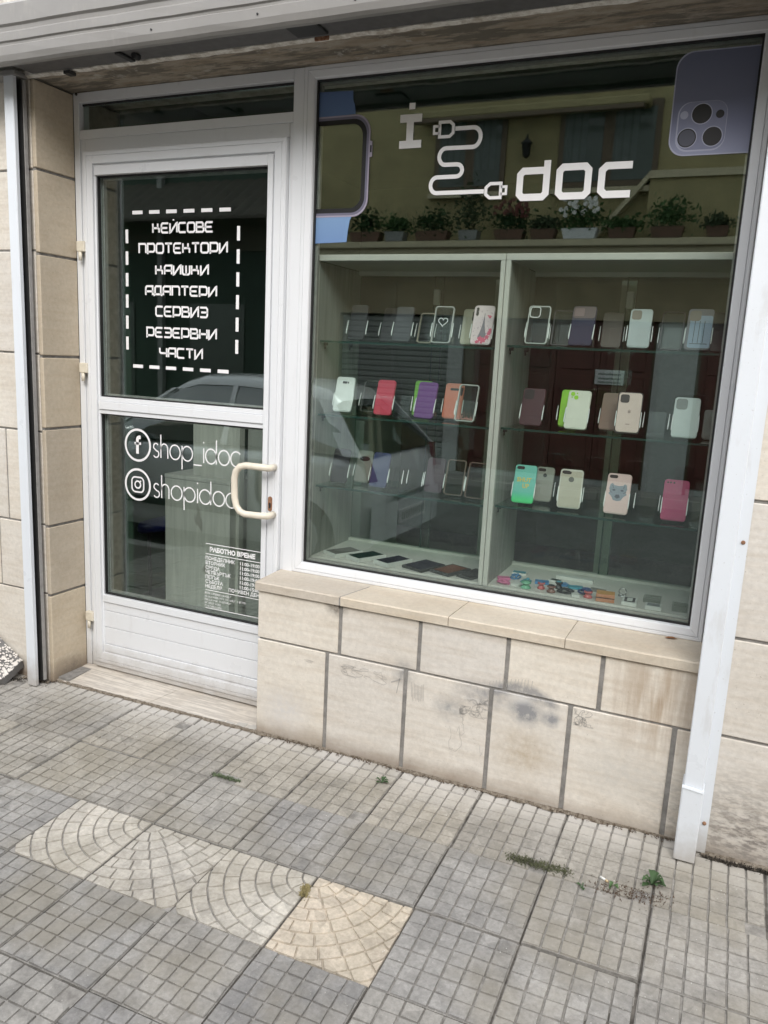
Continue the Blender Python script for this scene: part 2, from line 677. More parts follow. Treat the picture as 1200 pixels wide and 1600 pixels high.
b = NB('earth')
b.color(b.mix(b.ramp(b.noise(.6, 5), [(.35, 0), (.65, 1)]), (.16, .15, .13), (.22, .21, .19)))
b.rough(.95)
sheet('ground', [(-120, -120, -1.1), (120, -120, -1.1), (120, 120, -1.1), (-120, 120, -1.1)], 'earth')
# cobbled street
b = NB('cobbles')
vo = b.n('ShaderNodeTexVoronoi', feature='DISTANCE_TO_EDGE')
mp = b.n('ShaderNodeMapping')
mp.inputs['Scale'].default_value = (6.5, 9, 6)
b.l(b.pos('World'), mp.inputs['Vector'])
b.l(mp.outputs[0], vo.inputs['Vector'])
cc = b.ramp(vo.outputs['Distance'], [(.02, (.10, .098, .09)), (.12, (.33, .325, .31)), (.5, (.42, .415, .40))])
b.color(b.mix(.8, cc, b.ramp(b.noise(5, 5), [(.3, .75), (.7, 1.15)]), 'MULTIPLY'))
b.rough(.7)
b.bump(b.ramp(vo.outputs['Distance'], [(0, 0), (.2, 1)]), .9, .02)
ROADZ = -.93
sheet('road', [(-40, -2.46, ROADZ), (-40, -8.0, ROADZ + .02), (40, -8.0, ROADZ + .02), (40, -2.46, ROADZ)], 'cobbles')
kerbm = plain('kerb_stone', (.36, .35, .33), .85, var=.2, bump=.003)
for yk, nm in ((-2.36, 'kerb'), (-8.0, 'kerb')):
    k = empty(nm, (0, yk, ROADZ))
    tag(k, kind='structure')
    for i in range(-9, 9):
        bx = MB().box(i * .8 + .004, i * .8 + .796, yk - .12, yk, ROADZ - .1, gz(i * .8, -2.3) + (.0 if yk > -4 else .0), .012)
        o = bx.build('kerb_stone', 'kerb_stone')
        o.parent = k
        o.matrix_parent_inverse = Matrix.Translation((0, -yk, -ROADZ))
far_walk = MB()
far_walk.box(-40, 40, -12, -8.13, ROADZ - .1, ROADZ + .14)
tag(far_walk.build('far_pavement', 'kerb_stone'), kind='structure')

# ------------------------------------------------------------------ pavement of molded tiles
S = .3231
OX, OY = -.3703, -.9083
ANG = .00802
ca, sa = math.cos(ANG), math.sin(ANG)


def node(i, j):
    x = OX + S * (i * ca + j * sa)
    y = OY - S * (j * ca - i * sa)
    return x, y


walk = MB()
walk.poly([(-12, 0, gz(-12, 0) - .012), (12, 0, gz(12, 0) - .012), (12, -2.36, gz(12, -2.36) - .012), (-12, -2.36, gz(-12, -2.36) - .012)])
sidewalk = tag(walk.build('pavement', 'joint_dirt'), kind='structure')


def cell(mb, pts, z0, z1, ins):
    """raised cell: polygon pts (x,y) in tile space, sloping sides"""
    c = Vector((sum(p[0] for p in pts) / len(pts), sum(p[1] for p in pts) / len(pts)))
    lo = [mb.bm.verts.new((p[0], p[1], z0)) for p in pts]
    hi = []
    tilt = (random.uniform(-.0007, .0007), random.uniform(-.0007, .0007))
    dz = random.uniform(-.0008, .0006)
    for p in pts:
        v = Vector(p) - c
        L = v.length
        q = c + v * max(.3, (L - ins) / L)
        hi.append(mb.bm.verts.new((q.x, q.y, z1 + dz + tilt[0] * (1 if v.x > 0 else -1) + tilt[1] * (1 if v.y > 0 else -1))))
    mb.bm.faces.new(hi)
    k = len(pts)
    for i in range(k):
        mb.bm.faces.new((lo[i], lo[(i + 1) % k], hi[(i + 1) % k], hi[i]))


def tile_base(mb, h0, h1):
    g = .0030
    mb.mi = 1
    mb.box(g, S - g, -S + g, -g, h0, h1)
    mb.mi = 0


def grid_tile(nx=6, ny=6, dx=.0036, dy=.0034, rows=None, drop=()):
    mb = MB()
    tile_base(mb, -.03, -.0055)
    cs = (S - .006) / nx
    for a in range(nx):
        for c_ in range(ny):
            if (a, c_) in drop or (rows and c_ not in rows):
                continue
            x0, x1 = .003 + a * cs + dx / 2, .003 + (a + 1) * cs - dx / 2
            y0, y1 = -.003 - c_ * cs - dy / 2, -.003 - (c_ + 1) * cs + dy / 2
            jit = lambda: random.uniform(-.0012, .0012)
            cell(mb, [(x0 + jit(), y0 + jit()), (x1 + jit(), y0 + jit()), (x1 + jit(), y1 + jit()), (x0 + jit(), y1 + jit())], -.0058, .0, .0016)
    return mb.mesh('paving_tile')


def fan_tile(flip, stag):
    """quarter-circle fan: rings centred on one back corner, corner filled with a few setts"""
    mb = MB()
    tile_base(mb, -.03, -.0055)
    nr = 6
    rw = .9 * S / nr
    def clip(pts):
        for ax, lim, sg in ((0, .003, 1), (0, S - .003, -1), (1, -.003, -1), (1, -S + .003, 1)):
            out = []
            for i in range(len(pts)):
                p, q = pts[i - 1], pts[i]
                dp, dq = (p[ax] - lim) * sg, (q[ax] - lim) * sg
                if (dp >= 0) != (dq >= 0):
                    t = dp / (dp - dq)
                    out.append((p[0] + (q[0] - p[0]) * t, p[1] + (q[1] - p[1]) * t))
                if dq >= 0:
                    out.append(q)
            pts = out
            if len(pts) < 3:
                return []
        return pts

    def put(pts):
        pts = clip([(S - x, y) if flip else (x, y) for x, y in pts])
        q = []
        for p in pts:
            if not q or (Vector(p) - Vector(q[-1])).length > .0025:
                q.append(p)
        if len(q) > 2 and (Vector(q[0]) - Vector(q[-1])).length < .0025:
            q.pop()
        if len(q) >= 3:
            ar = abs(sum(q[i][0] * q[(i + 1) % len(q)][1] - q[(i + 1) % len(q)][0] * q[i][1] for i in range(len(q)))) / 2
            if ar > 1.0e-4:
                cell(mb, q, -.0058, 0.0, .0018)
    for k in range(9):
        r0, r1 = k * rw + .002, (k + 1) * rw - .002
        ns = [1, 3, 4, 5, 6, 7, 8, 9, 10][k]
        off = .5 if (stag and k % 2 == 0 and k) else 0
        for q in range(ns + (1 if off else 0)):
            a0 = max(0, (q - off) / ns) * 90
            a1 = min(1, (q + 1 - off) / ns) * 90
            if a1 - a0 < 2:
                continue
            ga = math.degrees(.0020 / max(.02, (r0 + r1) / 2))
            a0, a1 = a0 + ga, a1 - ga
            pts = [(r1 * math.cos(R(a0 + (a1 - a0) * t / 3)), -r1 * math.sin(R(a0 + (a1 - a0) * t / 3))) for t in range(4)]
            pts += [(r0 * math.cos(R(a1 + (a0 - a1) * t / 2)), -r0 * math.sin(R(a1 + (a0 - a1) * t / 2))) for t in range(3)]
            put(pts)
    return mb.mesh('paving_tile')


gv = [grid_tile(), grid_tile(drop=((5, 0),)), grid_tile(dx=.005, dy=.003), grid_tile(drop=((0, 5), (1, 5))),
      grid_tile(dx=.0052, dy=.003, drop=((5, 5),))]
for me in gv:
    me.materials.append(M('tile_grey'))
    me.materials.append(M('groove_dirt'))
fans = {}
slate, buff = [], []
for me in gv:
    for lst, mn in ((slate, 'tile_slate'), (buff, 'tile_buff')):
        m2 = me.copy()
        m2.materials[0] = M(mn)
        lst.append(m2)
for key in ((True, False), (False, True)):
    me = fan_tile(*key)
    me.materials.append(M('tile_cream'))
    me.materials.append(M('groove_dirt'))
    fans[key] = me
me = fans[(False, True)].copy()
me.materials.clear()
me.materials.append(M('tile_tan'))
me.materials.append(M('groove_dirt'))
fans['tan'] = me
tilt_e = (math.atan(GY), -math.atan(GX), ANG)
rt = random.Random(5)
for j in range(-3, 5):
    for i in range(-7, 8):
        x, y = node(i, j)
        if j == -3:
            continue
        if j == 0 and i in (0, 1, 2, 3):
            me = [fans[(True, False)], fans[(False, True)], fans[(True, False)], fans['tan']][i]
        else:
            if i >= 2 and rt.random() < .75:
                me = gv[rt.choice((2, 4))]
            else:
                me = gv[rt.choice((0, 0, 0, 1, 2, 3))]
        if j >= 1 and i <= 3 or (j, i) in ((2, 4), (-1, 3)):
            me = slate[gv.index(me)]
        elif j == -2 or (j == -1 and i < 1):
            me = buff[gv.index(me)]
        o = obj('paving_tile', me, None, sidewalk)
        if (j, i) in ((0, 3),):
            pass
        dz = rt.uniform(-.0045, .003) + (.004 if j in (-1,) and i > 1 else 0)
        o.location = (x + rt.uniform(-.0012, .0012), y + rt.uniform(-.0012, .0012), gz(x, y) + dz)
        o.rotation_euler = (tilt_e[0] + rt.uniform(-.007, .007), tilt_e[1] + rt.uniform(-.007, .007), ANG + rt.uniform(-.003, .003))
        if j == 0 and i == 3:
            o['label'] = 'tan yellow paving tile with fan pattern'
# the cut strip of tile against the wall
mbs = MB()
mbs.mi = 1
mbs.box(.002, S - .002, -.064, .06, -.03, -.0055)
mbs.mi = 0
cs = (S - .006) / 6
for a in range(6):
    cell(mbs, [(.003 + a * cs + .003, -.003), (.003 + (a + 1) * cs - .003, -.003), (.003 + (a + 1) * cs - .003, -.058), (.003 + a * cs + .003, -.058)], -.0058, .0, .0016)
    cell(mbs, [(.003 + a * cs + .003, .055), (.003 + (a + 1) * cs - .003, .055), (.003 + (a + 1) * cs - .003, .003), (.003 + a * cs + .003, .003)], -.0058, .0, .0016)
cutm = mbs.mesh('paving_tile')
cutm.materials.append(M('tile_grey'))
cutm.materials.append(M('groove_dirt'))
for i in range(-7, 8):
    x, y = node(i, -2)
    o = obj('paving_tile', cutm, None, sidewalk)
    o.location = (x, y + .064, gz(x, y) - .002 + rt.uniform(-.002, .001))
    o.rotation_euler = tilt_e

# ================================================================== SHOP BUILDING
bld = empty('shop_building', (0, 0, 0), 'stone clad shop building with a pale limestone wall under the display window', 'building')
YF = -.22          # outer face of the facade
YW = -.193         # face of the wall under the window

# mortar and masonry cores
box('masonry', 'mortar', bld, -.088, 1.70, YW + .006, -.03, -.95, -.100)
box('masonry', 'mortar', bld, -6.0, -1.236, YF + .006, .30, -.95, 1.944)
box('masonry', 'mortar', bld, 1.615, 6.0, YF + .006, .30, -.95, 1.944)
box('upper_wall', 'white_plaster', bld, -6.0, 6.0, YF - .012, .30, 1.962, 2.40)
box('lintel', 'concrete_soffit', bld, -1.235, 1.614, YF + .002, .05, 1.946, 1.960)
# crumbling plaster edge along the lintel
mb = MB()
rr = random.Random(3)
xs = [-1.30 + k * .045 for k in range(66)]
lo = [(x, 1.9365 + rr.uniform(-.0015, .0035)) for x in xs]
for (xa, za), (xb, zb) in zip(lo, lo[1:]):
    mb.prism([(xa, YF - .026, za + .004), (xb, YF - .026, zb + .004), (xb, YF - .026, 1.961), (xa, YF - .026, 1.961)], (0, 0, 0), (0, .026, -.003))
mb.build('plaster_edge', 'pale_plaster', bld)


def slab(x0, x1, y0, y1, z0, z1, mat='limestone', bev=.003, label=None):
    o = MB().box(x0, x1, y0, y1, z0, z1, bev).build('stone_slab', mat, bld)
    if label:
        o['label'] = label
    return o


# under the window: two courses
up = [-.095, .287, .626, .969, 1.304, 1.64]
for a, c_ in zip(up, up[1:]):
    slab(a + (.008 if a > -.09 else 0), c_ - .008, YW + random.uniform(-.001, .001), YW + .03, -.303, -.101)
lowc = [-.095, .233, .577, .920, 1.210, 1.560, 1.70]
for a, c_ in zip(lowc, lowc[1:]):
    slab(a + (.0085 if a > -.09 else 0), c_ - .0085, YW + random.uniform(-.001, .001), YW + .03, -.80, -.311)
# left of the door
zl = [-.95, -.305, .028, .46, .808, 1.25, 1.583, 1.944]
for k, (a, c_) in enumerate(zip(zl, zl[1:])):
    joints = {1: [-1.544], 2: [-1.479], 3: [-1.9], 4: [-2.0], 5: [-1.8], 6: [-1.95], 0: [-1.75]}[k]
    xs = [-2.9] + joints + [-1.251]
    for p, q in zip(xs, xs[1:]):
        slab(p + .004, q - (.004 if q < -1.26 else 0), YF + random.uniform(-.0015, .0015), YF + .03, a + .004, c_ - .004)
# reveal beside the door
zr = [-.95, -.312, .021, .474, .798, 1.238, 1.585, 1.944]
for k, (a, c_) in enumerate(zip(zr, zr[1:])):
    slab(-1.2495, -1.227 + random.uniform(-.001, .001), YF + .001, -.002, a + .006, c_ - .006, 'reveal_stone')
# right of the shutter rail
zq = [-.95, -.288, .046, .489, .824, 1.24, 1.60, 1.944]
for k, (a, c_) in enumerate(zip(zq, zq[1:])):
    xs = [1.606, 2.35 + .2 * (k % 2), 3.1]
    for p, q in zip(xs, xs[1:]):
        slab(p + .003, q - .003, YF + random.uniform(-.0015, .0015), YF + .03, a + .005, c_ - .005)

# sill of three and a half slabs, worn edges
def sill(x0, x1, k0=0, k1=0):
    mb = MB()
    prof = [(-.205, -.098), (-.206, -.066), (-.201, -.0615), (-.003, -.0555), (-.003, -.098)]
    n = 10
    rings = []
    for i in range(n + 1):
        t = i / n
        ring = []
        for q, (y, z) in enumerate(prof):
            fr_ = (y + .205) / .2
            x = x0 + (x1 - x0) * t
            if i == 0:
                x += k0 * fr_
            if i == n:
                x += k1 * fr_
            wy = random.uniform(-.0012, .0012) if q in (1, 2) else 0
            ring.append(mb.bm.verts.new((x, y + wy, z + wy * .5)))
        rings.append(ring)
    k = len(prof)
    for a, c_ in zip(rings, rings[1:]):
        for q in range(k):
            mb.bm.faces.new((a[q], a[(q + 1) % k], c_[(q + 1) % k], c_[q]))
    mb.bm.faces.new(rings[0])
    mb.bm.faces.new(list(reversed(rings[-1])))
    return mb.build('sill_slab', 'sill_stone', bld)


sill(-.104, .284, 0, .055)
sill(.290, .738, .055, .012)
sill(.741, 1.170, .012, .005)
sill(1.1725, 1.70, .005, 0)
box('sill_bed', 'mortar', bld, -.09, 1.69, -.19, -.004, -.101, -.0975)
MB().prism([(.284, -.2052, -.0965), (.2905, -.2052, -.0965), (.2905, -.2052, -.066), (.284, -.2052, -.066)], (0, 0, 0), (0, .004, 0)).build('sill_joint', 'mortar', bld)
mb = MB()
mb.prism([(.284, -.2, -.0655), (.290, -.2, -.0655), (.345, -.004, -.0595), (.339, -.004, -.0595)], (0, 0, 0), (0, 0, .0035))
mb.build('sill_joint', 'mortar', bld)

# marble threshold in two slabs
for x0, x1, k in ((-1.226, -.625, .055), (-.622, -.096, 0)):
    mb = MB()
    kk = .06
    a = [(x0 + (kk if x0 > -1 else 0) * -1, -.199), (x1 + (-kk if x1 < -.3 else 0), -.199), (x1, .03), (x0, .03)]
    top = [mb.bm.verts.new((x, y, -.7385 if y < -.1 else -.722)) for x, y in a]
    bot = [mb.bm.verts.new((x, y, -.80)) for x, y in a]
    mb.bm.faces.new(top)
    mb.bm.faces.new(bot)
    for q in range(4):
        mb.bm.faces.new((top[q], top[(q + 1) % 4], bot[(q + 1) % 4], bot[q]))
    mb.build('threshold_slab', 'marble', bld)
MB().box(-1.226, -1.16, -.19, -.002, -.76, -.727).build('threshold_mortar', 'mortar', bld)

# pencil and marker scribbles on the slabs
b = NB('scribble_grey')
for nd in list(b.nt.nodes):
    if nd.type == 'BSDF_PRINCIPLED':
        pass
b.color((.37, .355, .335))
b.rough(.9)


def scribble(name, cx, cz, sx, sz, n, wd, seed, loops=3):
    q = random.Random(seed)
    mb = MB()
    for _ in range(loops):
        x, z = cx + q.uniform(-sx, sx) * .6, cz + q.uniform(-sz, sz) * .6
        a = q.uniform(0, 6.28)
        pts = [(x, z)]
        for k in range(n):
            a += q.gauss(0, .9)
            x += math.cos(a) * sx * .22
            z += math.sin(a) * sz * .22
            if abs(x - cx) > sx:
                a = math.pi - a
                x = max(min(x, cx + sx), cx - sx)
            if abs(z - cz) > sz:
                a = -a
                z = max(min(z, cz + sz), cz - sz)
            pts.append((x, z))
        stroke(mb, pts, wd, YW - .0022)
    o = mb.build(name, 'scribble_grey', bld)
    o['kind'] = 'stuff'
    return o


scribble('scribble', .40, -.372, .10, .032, 26, .0011, 4, 3)
scribble('scribble', .86, -.395, .055, .04, 40, .0012, 7, 4)
scribble('scribble', .80, -.50, .03, .09, 18, .0011, 9, 2)
scribble('scribble', 1.26, -.345, .035, .03, 40, .0012, 12, 3)
scribble('scribble', .895, -.545, .012, .05, 10, .0011, 15, 1)
scribble('scribble', .13, -.36, .05, .01, 14, .001, 17, 1)
mb = MB()
q = random.Random(2)
for k in range(9):
    x = .605 + k * .006
    stroke(mb, [(x, -.36 + q.uniform(-.01, .01)), (x + .004, -.42 + q.uniform(-.01, .01))], .0013, YW - .0023)
stroke(mb, [(.52, -.37), (.56, -.35), (.555, -.32)], .004, YW - .0023)
stroke(mb, [(.555, -.345), (.545, -.41)], .003, YW - .0023)
for k in range(13):
    x = .90 + k * .013
    h = .012 + .022 * math.sin(k / 23 * math.pi)
    stroke(mb, [(x + .01, -.30 + h * .4), (x + .014 + q.uniform(-.004, .004), -.30 + h * 1.6)], .0016, YW - .0023)
mb.build('scribble', 'scribble_grey', bld)['kind'] = 'stuff'

# interior shell of the shop
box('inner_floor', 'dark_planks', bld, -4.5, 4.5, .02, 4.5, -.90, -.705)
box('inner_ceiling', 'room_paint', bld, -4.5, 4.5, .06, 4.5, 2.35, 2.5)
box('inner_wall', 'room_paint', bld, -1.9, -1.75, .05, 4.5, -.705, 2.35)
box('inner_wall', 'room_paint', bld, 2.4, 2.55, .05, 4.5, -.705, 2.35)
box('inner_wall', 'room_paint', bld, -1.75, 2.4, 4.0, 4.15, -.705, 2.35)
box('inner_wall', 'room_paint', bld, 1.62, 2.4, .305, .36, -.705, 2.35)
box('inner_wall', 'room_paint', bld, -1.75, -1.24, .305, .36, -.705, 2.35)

# ================================================================== ROLLER SHUTTER
sh = empty('roller_shutter', (0, -.33, 1.95), 'grey ribbed roller shutter box over the shopfront with white guide rails', 'roller shutter')


def child(o):
    """keeps world coordinates when parented to a moved empty"""
    o.matrix_parent_inverse = Matrix.Translation(-Vector(o.parent.location))
    return o


prof = [(-.232, 2.165), (-.40, 2.150), (-.438, 2.125), (-.441, 2.055), (-.433, 2.047), (-.433, 2.032), (-.441, 2.024),
        (-.442, 1.995), (-.436, 1.990), (-.436, 1.982), (-.443, 1.976), (-.443, 1.945), (-.437, 1.925), (-.428, 1.916),
        (-.415, 1.914), (-.405, 1.918), (-.405, 1.935), (-.232, 1.990)]
XA, XB = -1.62, 1.86
mb = MB()
n = 24
q = random.Random(8)
rings = []
for i in range(n + 1):
    x = XA + (XB - XA) * i / n
    dzz = q.uniform(-.0012, .0012)
    rings.append([mb.bm.verts.new((x, y + q.uniform(-.0007, .0007), z + dzz)) for y, z in prof])
k = len(prof)
for a, c_ in zip(rings, rings[1:]):
    for p in range(k):
        mb.bm.faces.new((a[p], a[(p + 1) % k], c_[(p + 1) % k], c_[p]))
mb.bm.faces.new(rings[0])
mb.bm.faces.new(list(reversed(rings[-1])))
child(mb.build('housing', 'shutter_paint', sh))
child(box('bottom_bar', 'dark_bar', sh, -1.19, 1.61, -.398, -.256, 1.940, 1.952, .003))
child(box('slot_gap_shade', 'black_steel', sh, -1.25, 1.61, -.414, -.400, 1.934, 1.958))  # black strip painting in the shaded gap along the slot
child(box('liner', 'grey_liner', sh, -1.24, 1.60, -.284, -.232, 1.9645, 1.97))
child(box('bracket', 'black_steel', sh, .085, .205, -.395, -.29, 1.931, 1.9395, .002))
child(box('bracket', 'black_steel', sh, -.665, -.64, -.36, -.27, 1.930, 1.9395, .002))
child(MB().tube([(-.60, -.33, 1.932), (-.60, -.30, 1.932)], .011, 10).build('roller', 'black_steel', sh))
child(box('stop_block', 'black_steel', sh, -1.02, -.988, -.262, -.222, 1.925, 1.938, .002))
child(box('rust_clip', 'rust', sh, .13, .185, -.256, -.2465, 1.930, 1.952, .002))
for xx in (-.42, .02, .38, .75):
    child(MB().tube([(xx, -.446, 1.958), (xx, -.441, 1.958)], .0035, 8).build('rivet', 'black_steel', sh))
# right rail: channel with a flange on the wall, folded sleeve at the foot
zf = gz(1.65, -.3)
rail = empty('guide_rail', (0, 0, 0))
rail.parent = sh
rail.matrix_parent_inverse = Matrix.Translation(-Vector(sh.location))
mb = MB()
pr = [(1.612, -.190), (1.610, -.298), (1.613, -.302), (1.666, -.302), (1.669, -.298), (1.6695, -.233), (1.702, -.233), (1.702, -.2225), (1.64, -.2225), (1.64, -.190)]
def extr(mb, pr, z0, z1):
    lo = [mb.bm.verts.new((x, y, z0)) for x, y in pr]
    hi = [mb.bm.verts.new((x, y, z1)) for x, y in pr]
    mb.bm.faces.new(lo)
    mb.bm.faces.new(hi)
    for p in range(len(pr)):
        qn = (p + 1) % len(pr)
        mb.bm.faces.new((lo[p], lo[qn], hi[qn], hi[p]))
extr(mb, pr, gz(1.70, -.23) + .002, 1.93)
mb.build('rail_channel', 'rail_white', rail)
mb = MB()
pr2 = [(1.606, -.215), (1.606, -.306), (1.610, -.3105), (1.669, -.3105), (1.673, -.306), (1.673, -.25), (1.6685, -.25), (1.6685, -.3045), (1.6125, -.3045), (1.6125, -.215)]
extr(mb, pr2, zf + .004, -.452)
mb.build('foot_sleeve', 'rail_white', rail)
mb = MB()
mb.prism([(1.606, -.306, -.452), (1.673, -.306, -.458), (1.673, -.3135, -.458), (1.606, -.3135, -.452)], (0, 0, 0), (0, .002, .007))
mb.build('fold', 'rail_white', rail)
for zz in (.36, -.60):
    MB().lathe([(.0065, 0), (.0065, .003), (.003, .004)], 10).build('screw', 'rust', rail, loc=(1.688, -.233, zz), rot=(R(90), 0, 0))
# left rail
rl = empty('guide_rail', (0, 0, 0))
rl.parent = sh
rl.matrix_parent_inverse = Matrix.Translation(-Vector(sh.location))
mb = MB()
zf2 = gz(-1.28, -.27)
extr(mb, [(-1.312, -.2225), (-1.312, -.296), (-1.309, -.299), (-1.262, -.299), (-1.259, -.296), (-1.259, -.280), (-1.263, -.280), (-1.263, -.292), (-1.306, -.292), (-1.306, -.2225)], zf2 + .003, 1.93)
mb.build('rail_channel', 'rail_white', rl)
mb = MB()
extr(mb, [(-1.3055, -.2235), (-1.3055, -.262), (-1.254, -.262), (-1.254, -.256), (-1.292, -.256), (-1.292, -.2235)], zf2 + .02, 1.925)
mb.build('brush_strip', 'black_steel', rl)
mb = MB()
extr(mb, [(-1.262, -.2555), (-1.249, -.2555), (-1.249, -.240), (-1.262, -.240)], zf2 + .02, 1.925)
mb.build('inner_lip', 'grey_liner', rl)
child(MB().box(-1.62, -1.245, -.302, -.2325, 1.931, 1.950, .002).build('rail_cap', 'shutter_paint', sh))

# ================================================================== SHOPFRONT JOINERY
fr = empty('door_frame', (0, 0, 0), 'white metal door frame with a narrow dark transom light above the glazed door', 'door frame')


def bar(parent, x0, x1, z0, z1, y0=-.0, y1=.06, bev=.002, name='frame_bar', mat='white_frame'):
    return box(name, mat, parent, x0, x1, y0, y1, z0, z1, bev)


bar(fr, -1.226, -1.195, -.722, 1.944, -.004, .06)
bar(fr, -1.1945, -1.166, -.722, 1.790, .004, .06)          # rebate of the jamb
bar(fr, -1.1945, -.0985, 1.903, 1.944, -.004, .06)
bar(fr, -1.1945, -.0985, 1.752, 1.790, -.002, .06)
bar(fr, -1.165, -.116, 1.699, 1.7515, .003, .055)
bar(fr, -.0980, -.0500, -.10, 1.944, -.004, .06)
bar(fr, -.1155, -.0985, -.722, 1.7515, .004, .06)
box('gasket', 'gasket', fr, -1.1945, -.0985, .019, .024, 1.8945, 1.9025)
box('gasket', 'gasket', fr, -1.1945, -.0985, .019, .024, 1.7905, 1.793)
box('pane', 'shop_glass', fr, -1.1940, -.0990, .025, .031, 1.793, 1.8945)
MB().tube([(-1.205, -.008, 1.938), (-1.205, .0, 1.938)], .006, 8).build('screw', 'black_steel', fr)

door = empty('shop_door', (-1.165, 0, -.70), 'white glazed shop door with white Cyrillic lettering and a cream pull handle', 'door')


def dchild(o):
    o.matrix_parent_inverse = Matrix.Translation(-Vector(door.location))
    return o


# sash outline, mitred; stepped profile
SX0, SX1, SZ0, SZ1 = -1.1635, -.1165, -.690, 1.6965
ps = [(0, .03), (0, -.016), (.004, -.020), (.018, -.020), (.0195, -.0165), (.021, -.020), (.052, -.018), (.0535, -.008), (.0605, -.006), (.0605, .03)]
for o in mitred_ring(door, 'white_frame', SX0, SX1, SZ0, SZ1, ps, 'sash_bar'):
    dchild(o)
IX0, IX1 = SX0 + .0605, SX1 - .0605
# the stiles are wider on the lock side
def dbar(x0, x1, z0, z1, y0, y1=.03, name='sash_bar', bev=.0015, mat='white_frame'):
    return dchild(box(name, mat, door, x0, x1, y0, y1, z0, z1, bev))


dbar(-.2015, IX1 - .0003, SZ0 + .061, SZ1 - .061, -.0175)
dbar(IX0 + .0003, -.2020, SZ1 - .101, SZ1 - .0613, -.0175)
# middle rail with two grooves
dbar(IX0 + .0003, -.2020, .5465, .5665, -.012)
dbar(IX0 + .0003, -.2020, .5670, .6035, -.0185)
dbar(IX0 + .0003, -.2020, .6040, .6245, -.013)
# bottom panel boards
zb = [-.6285, -.590, -.503, -.418, -.3735, -.336]
for k, (a, c_) in enumerate(zip(zb, zb[1:])):
    dbar(IX0 + .0003, -.2020, a + .0012, c_ - .0012, (-.012, -.006, -.006, -.006, -.014)[k], .03, 'panel_board')
dbar(IX0 + .0003, -.2020, -.625, -.34, .002, .025, 'panel_core')
dbar(SX0 + .002, -.1185, -.7155, -.6905, -.012, .03, 'weather_bar')
# panes with their gaskets
panes = []
for z0, z1 in ((.6255, 1.5950), (-.3355, .5455)):
    x0, x1 = IX0, -.2022
    mb = MB()
    ring_flat(mb, x0, x1, z0, z1, .005, .002, .0175)
    dchild(mb.build('gasket', 'gasket', door))
    p = dchild(MB().box(x0 + .002, x1 - .002, .018, .024, z0 + .002, z1 - .002).build('pane', 'shop_glass', door))
    mb = MB()
    ring_flat(mb, x0 + .001, x1 - .001, z0 + .001, z1 - .001, .011, .030, .05)
    dchild(mb.build('spacer', 'hinge_grey' if 'hinge_grey' in MATS else 'grey_liner', door))
    panes.append(p)
# hinges
for z in (1.283, .741, -.470):
    h = dchild(MB().box(-1.2045, -1.158, -.030, -.0045, z - .012, z + .034, .003).build('hinge', 'hinge_cream', door))
    kn = MB().tube([(-1.187, -.022, z - .050), (-1.187, -.022, z - .0125)], .0085, 8).build('hinge_pin', 'hinge_cream', h)
# pull handle
hp = [(-.118, -.016, .389), (-.118, -.066, .389), (-.150, -.072, .391), (-.225, -.072, .391), (-.255, -.072, .384), (-.276, -.072, .362), (-.284, -.072, .33),
      (-.282, -.072, .25), (-.273, -.072, .212), (-.255, -.072, .190), (-.228, -.072, .181), (-.150, -.072, .183), (-.118, -.066, .185), (-.118, -.016, .185)]
hp = [(x - .02, y, z) for x, y, z in hp]
dchild(MB().tube(hp, .0148, 12).build('handle', 'cream_plastic', door))
dchild(MB().prism([(x - .156, -.0185, z + .229) for x, z in rrect(.020, .064, .0095, 5)], (0, 0, 0), (0, -.0035, 0)).build('lock_plate', 'rust', door))
dchild(MB().prism([(x - .156, -.0222, z + .222) for x, z in rrect(.008, .024, .0039, 4)], (0, 0, 0), (0, -.002, 0)).build('keyhole', 'black_steel', door))

win = empty('display_window', (0, 0, 0), 'large white framed display window with white logo lettering', 'window')
pw = [(0, .06), (0, -.004), (.003, -.006), (.014, -.006), (.0155, -.003), (.017, -.007), (.040, -.004), (.0435, .0), (.0455, .012), (.0455, .06)]
mitred_ring(win, 'white_frame', -.0495, 1.6055, -.0550, 1.9445, pw, 'frame_bar')
WX0, WX1, WZ0, WZ1 = -.0040, 1.5600, -.0095, 1.8990
mb = MB()
ring_flat(mb, WX0, WX1, WZ0, WZ1, .0065, .0125, .0235)
mb.build('gasket', 'gasket', win)
wp = MB().box(WX0 + .001, WX1 - .001, .024, .030, WZ0 + .001, WZ1 - .001).build('pane', 'shop_glass', win)
mb = MB()
ring_flat(mb, WX0 + .001, WX1 - .001, WZ0 + .001, WZ1 - .001, .012, .034, .048)
mb.build('spacer', 'grey_liner', win)

